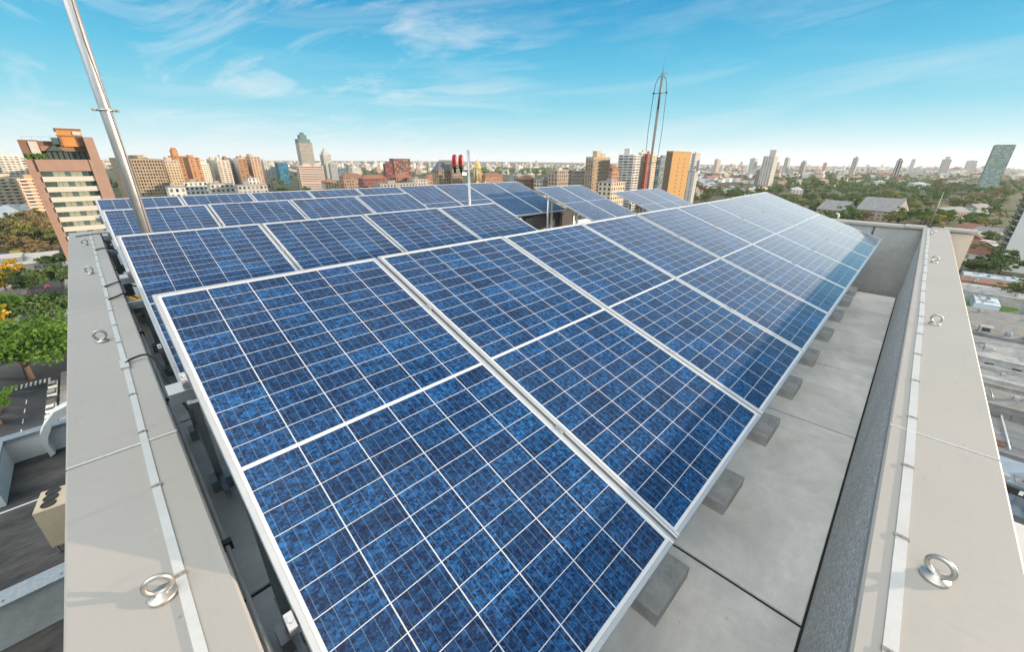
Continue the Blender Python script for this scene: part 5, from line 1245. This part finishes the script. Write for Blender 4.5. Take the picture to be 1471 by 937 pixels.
# entrance canopy by the near street
g = on_z(90, 560, GZ)

# ------------------------------------------------------------------ low roofs on the right below the parapet
def lowbox(label, pya, pyb, h, mat, name='low_building', cat='building', y0=-90, y1=-19, roofmat=None, extra=None, win=True):
    xa = on_z(1432, pya, GZ+h).x; xb2 = on_z(1432, pyb, GZ+h).x
    xa, xb2 = min(xa, xb2), max(xa, xb2)
    t = thing(name, label, cat, ((xa+xb2)/2, (y0+y1)/2, GZ))
    hx, hy = (xb2-xa)/2*.95, (y1-y0)/2
    b = MB()
    if win and h > 3.5:
        for o, u, wd in (((-hx, -hy, 0), (1, 0, 0), 2*hx), ((hx, -hy, 0), (0, 1, 0), 2*hy), ((hx, hy, 0), (-1, 0, 0), 2*hx), ((-hx, hy, 0), (0, -1, 0), 2*hy)):
            facade(b, o, u, wd, 0, h, max(1, int(h/3.2)), max(1, int(wd/5)), .35, .35, .2)
        b.quad((-hx, -hy, h), (hx, -hy, h), (hx, hy, h), (-hx, hy, h))
    else: b.box(-hx, -hy, 0, hx, hy, h)
    b.build('wall', [mat, m_win], t)
    r = MB(); r.box(-hx-.1, -hy-.1, h+.01, hx+.1, hy+.1, h+.3); r.build('roof', roofmat or mat, t)
    if extra: extra(t, hx, hy, h)
    rc = random.Random(int(pya*7)); ztop = h+.305
    if hx > 1.5:
        for k in range(14):
            x, y = rc.uniform(-hx*.85, hx*.85), hy-1.5-rc.random()**1.3*min(2*hy-4, 36); c = MB(); kd = rc.choice((0, 0, 1, 2, 3))
            if kd == 0:
                c.bbox(-.5, -.4, 0, .5, .4, rc.uniform(.5, .9), .04); c.build('roof_unit', m_lwhite, t, (x, y, ztop), (0, 0, rc.uniform(-.1, .1)))
            elif kd == 1:
                l_ = rc.uniform(2, 7); c.tube([(0, -l_/2, .18), (0, l_/2, .18)], .09, 8); c.build('pipe', m_galv, t, (x, y, ztop), (0, 0, rc.choice((0, 1.57))))
            elif kd == 2:
                c.lathe([(.7, 0), (.75, 1.0), (.5, 1.2), (0, 1.25)], 14); c.build('water_tank', mottled('tank_blue', (.14, .19, .24), None, 1, .5, .6), t, (x, y, ztop))
            else:
                c.box(-rc.uniform(.8, 2.4), -rc.uniform(.8, 2), 0, rc.uniform(.8, 2.4), rc.uniform(.8, 2), .05); c.build('membrane_patch', rc.choice((m_lgrey, m_lwhite, m_fibre)), t, (x, y, ztop+k*.006))
        c = MB(); c.box(-hx-.05, hy-.25, ztop, hx+.05, hy+.05, ztop+.5); c.build('roof_edge', rc.choice((m_lwhite, m_lgrey)), t)
    return t
m_lwhite = mottled('weathered_white_roof', (.33, .33, .32), (.17, .168, .16), .35, 1.0, .8); m_lgrey = mottled('weathered_grey_roof', (.19, .187, .182), (.10, .098, .095), .4, 1.0, .85)
m_pool = mottled('pool_water', (.05, .20, .40), (.04, .15, .32), .5, .5, .08); m_lawn = mottled('lawn', (.06, .15, .025), (.05, .11, .02), .3, .6, .9)
def units(n, sz=1.6):
    def f(t, hx, hy, h):
        r_ = random.Random(int(hx*100))
        for k in range(n):
            c = MB(); x, y = r_.uniform(-hx*.6, hx*.6), hy-4-r_.uniform(0, min(2*hy-8, 40)); c.bbox(-sz*.6, -sz*.5, 0, sz*.6, sz*.5, sz*.8, .05); c.build('roof_unit', m_lwhite, t, (x, y, h+.31))
            c = MB(); c.box(-.35, -sz*.53, .2, .35, -sz*.505, .8); 
    return f
def dormers(t, hx, hy, h):
    for k in range(5):
        c = MB(); c.box(-1.3, -1.4, 0, 1.3, 1.4, 2.0); c.build('dormer', m_lwhite, t, (-hx+2.2, hy-7-k*9.5, h+.31))
        c = MB(); c.box(-1.36, -.9, .6, -1.31, .9, 1.7); c.build('dormer_window', m_win, t, (-hx+2.2, hy-7-k*9.5, h+.31))
lowbox('pale blue grey low wall building at the foot of the white tower', 402, 396, 4, col_mat((.50, .56, .60)), y1=-27)
lowbox('brick red tiled roof strip behind the white sheds', 411, 404, 4.5, m_terra, roofmat=m_terra, y1=-25)
lowbox('white shed roof beside the lawns', 426, 413, 4, m_lwhite, y0=-48, y1=-22, win=False)
lowbox('pale blue carport roof between the lawns', 441, 430, 3, mottled('pale_blue_roof', (.48, .56, .62), None, .3, .6, .6), 'carport', 'carport', y0=-36.5, y1=-29, win=False)
b = MB(); xa, xb2 = on_z(1432, 446, GZ).x, on_z(1432, 424, GZ).x; b.quad((xa, -70, GZ+.02), (xb2, -70, GZ+.02), (xb2, -14, GZ+.02), (xa, -14, GZ+.02)); structure(b.build('lawn', m_lawn))
lowbox('long grey roofed building with small white dormers', 486, 447, 9, m_lgrey, roofmat=m_lgrey, extra=dormers)
lowbox('white concrete roofed block right of the parapet', 519, 488, 8, m_lwhite, extra=units(3))
def pool(t, hx, hy, h):
    c = MB(); c.box(-hx*.8, -hy+2, .31+h, hx*.8, hy-14, h+.34); c.build('pool_water', m_pool, t)
    c = MB(); c.box(-hx*.9, hy-13.4, h+.31, -hx*.7, hy-3, h+1.3); c.build('pool_wall', m_lwhite, t)
    c = MB(); c.box(hx*.2, hy-13.4, h+.345, hx*.35, hy-3, h+1.3); c.build('pool_wall', m_lwhite, t)
lowbox('blue pool deck beside the grey roofs', 556, 524, 6, m_lwhite, 'pool_terrace', 'pool terrace', extra=pool)
lowbox('terracotta roofed house beyond the pool at the right frame edge', 540, 514, 7, m_terra, 'house', 'house', y0=-70, y1=-38.5, roofmat=m_terra)
lowbox('grey slab roof over the white wall with barred window', 584, 561, 9, m_lgrey, roofmat=m_lgrey)
def beams(t, hx, hy, h):
    r_ = random.Random(8)
    for k in range(7):
        c = MB(); y = hy-3-k*4.2; c.box(-hx*.95, y, h+.9, hx*.95, y+.25, h+1.15); c.build('beam', m_white, t)
    for k in range(9):
        c = MB(); x, y = r_.uniform(-hx*.8, hx*.8), hy-2-r_.uniform(0, 26); c.box(x-1.1, y-1, h+.31, x+1.1, y+1.2, h+r_.uniform(.4, .8)); c.build('roof_sheet', r_.choice((m_fibre, m_lgrey, m_terra)), t)
lowbox('grey cluttered yard roof with white beams', 650, 592, 6, m_fibre, roofmat=m_fibre, extra=beams)
lowbox('blue grey sheet roof behind the black shop sign', 690, 655, 7, mottled('blue_grey_roof', (.20, .26, .31), (.13, .17, .2), .3, .7, .6), win=False)
lowbox('dark glazed shop front roof under the black sign', 733, 700, 5, mottled('dark_glazing', (.10, .12, .15), (.2, .22, .24), .4, .7, .15), 'shop_building', 'shop', win=False)
lowbox('cream flat roof nearest below the right parapet', 840, 741, 8, col_mat((.62, .56, .48)), roofmat=col_mat((.66, .62, .56)), extra=units(4))
x = on_z(1440, 699, GZ+8).x
t = thing('shop_sign', 'long black sign board with small pale lettering above the shop', 'sign', (x, -27, GZ))
c = MB(); c.box(-.25, -14, 7.3, .25, 7, 8.6); c.build('board', m_black, t)
c = MB(); rr_ = random.Random(2)
for k in range(9):
    y = 1.5-k*.75; c.box(-.27, y-.25, 7.62, -.255, y+.25, 7.62+rr_.uniform(.5, .85))
o = c.build('lettering', m_mark, t); o['kind'] = 'stuff'
# tiled lawn-side house and white parapet walls
lowbox('white two storey house at the right edge above the dormers', 436, 420, 8, col_mat((.70, .69, .66)), 'house', 'house', y0=-62, y1=-42, roofmat=m_terra)

# ------------------------------------------------------------------ air
hz = MB(); hz.box(-8000, -8000, GZ-1.0, 8000, 8000, 110.0)
hm = bpy.data.materials.new('haze'); hm.use_nodes = True; ht = hm.node_tree
for n_ in list(ht.nodes): ht.nodes.remove(n_)
hv = ht.nodes.new('ShaderNodeVolumePrincipled'); ho = ht.nodes.new('ShaderNodeOutputMaterial'); ht.links.new(hv.outputs[0], ho.inputs['Volume'])
hv.inputs['Color'].default_value = (0.93, 0.96, 1.0, 1); hv.inputs['Density'].default_value = HAZE = 0.000045; hv.inputs['Anisotropy'].default_value = 0.2
o = hz.build('haze', hm); tag(o, 'thin pale air haze over the distant city', 'haze', kind='stuff')
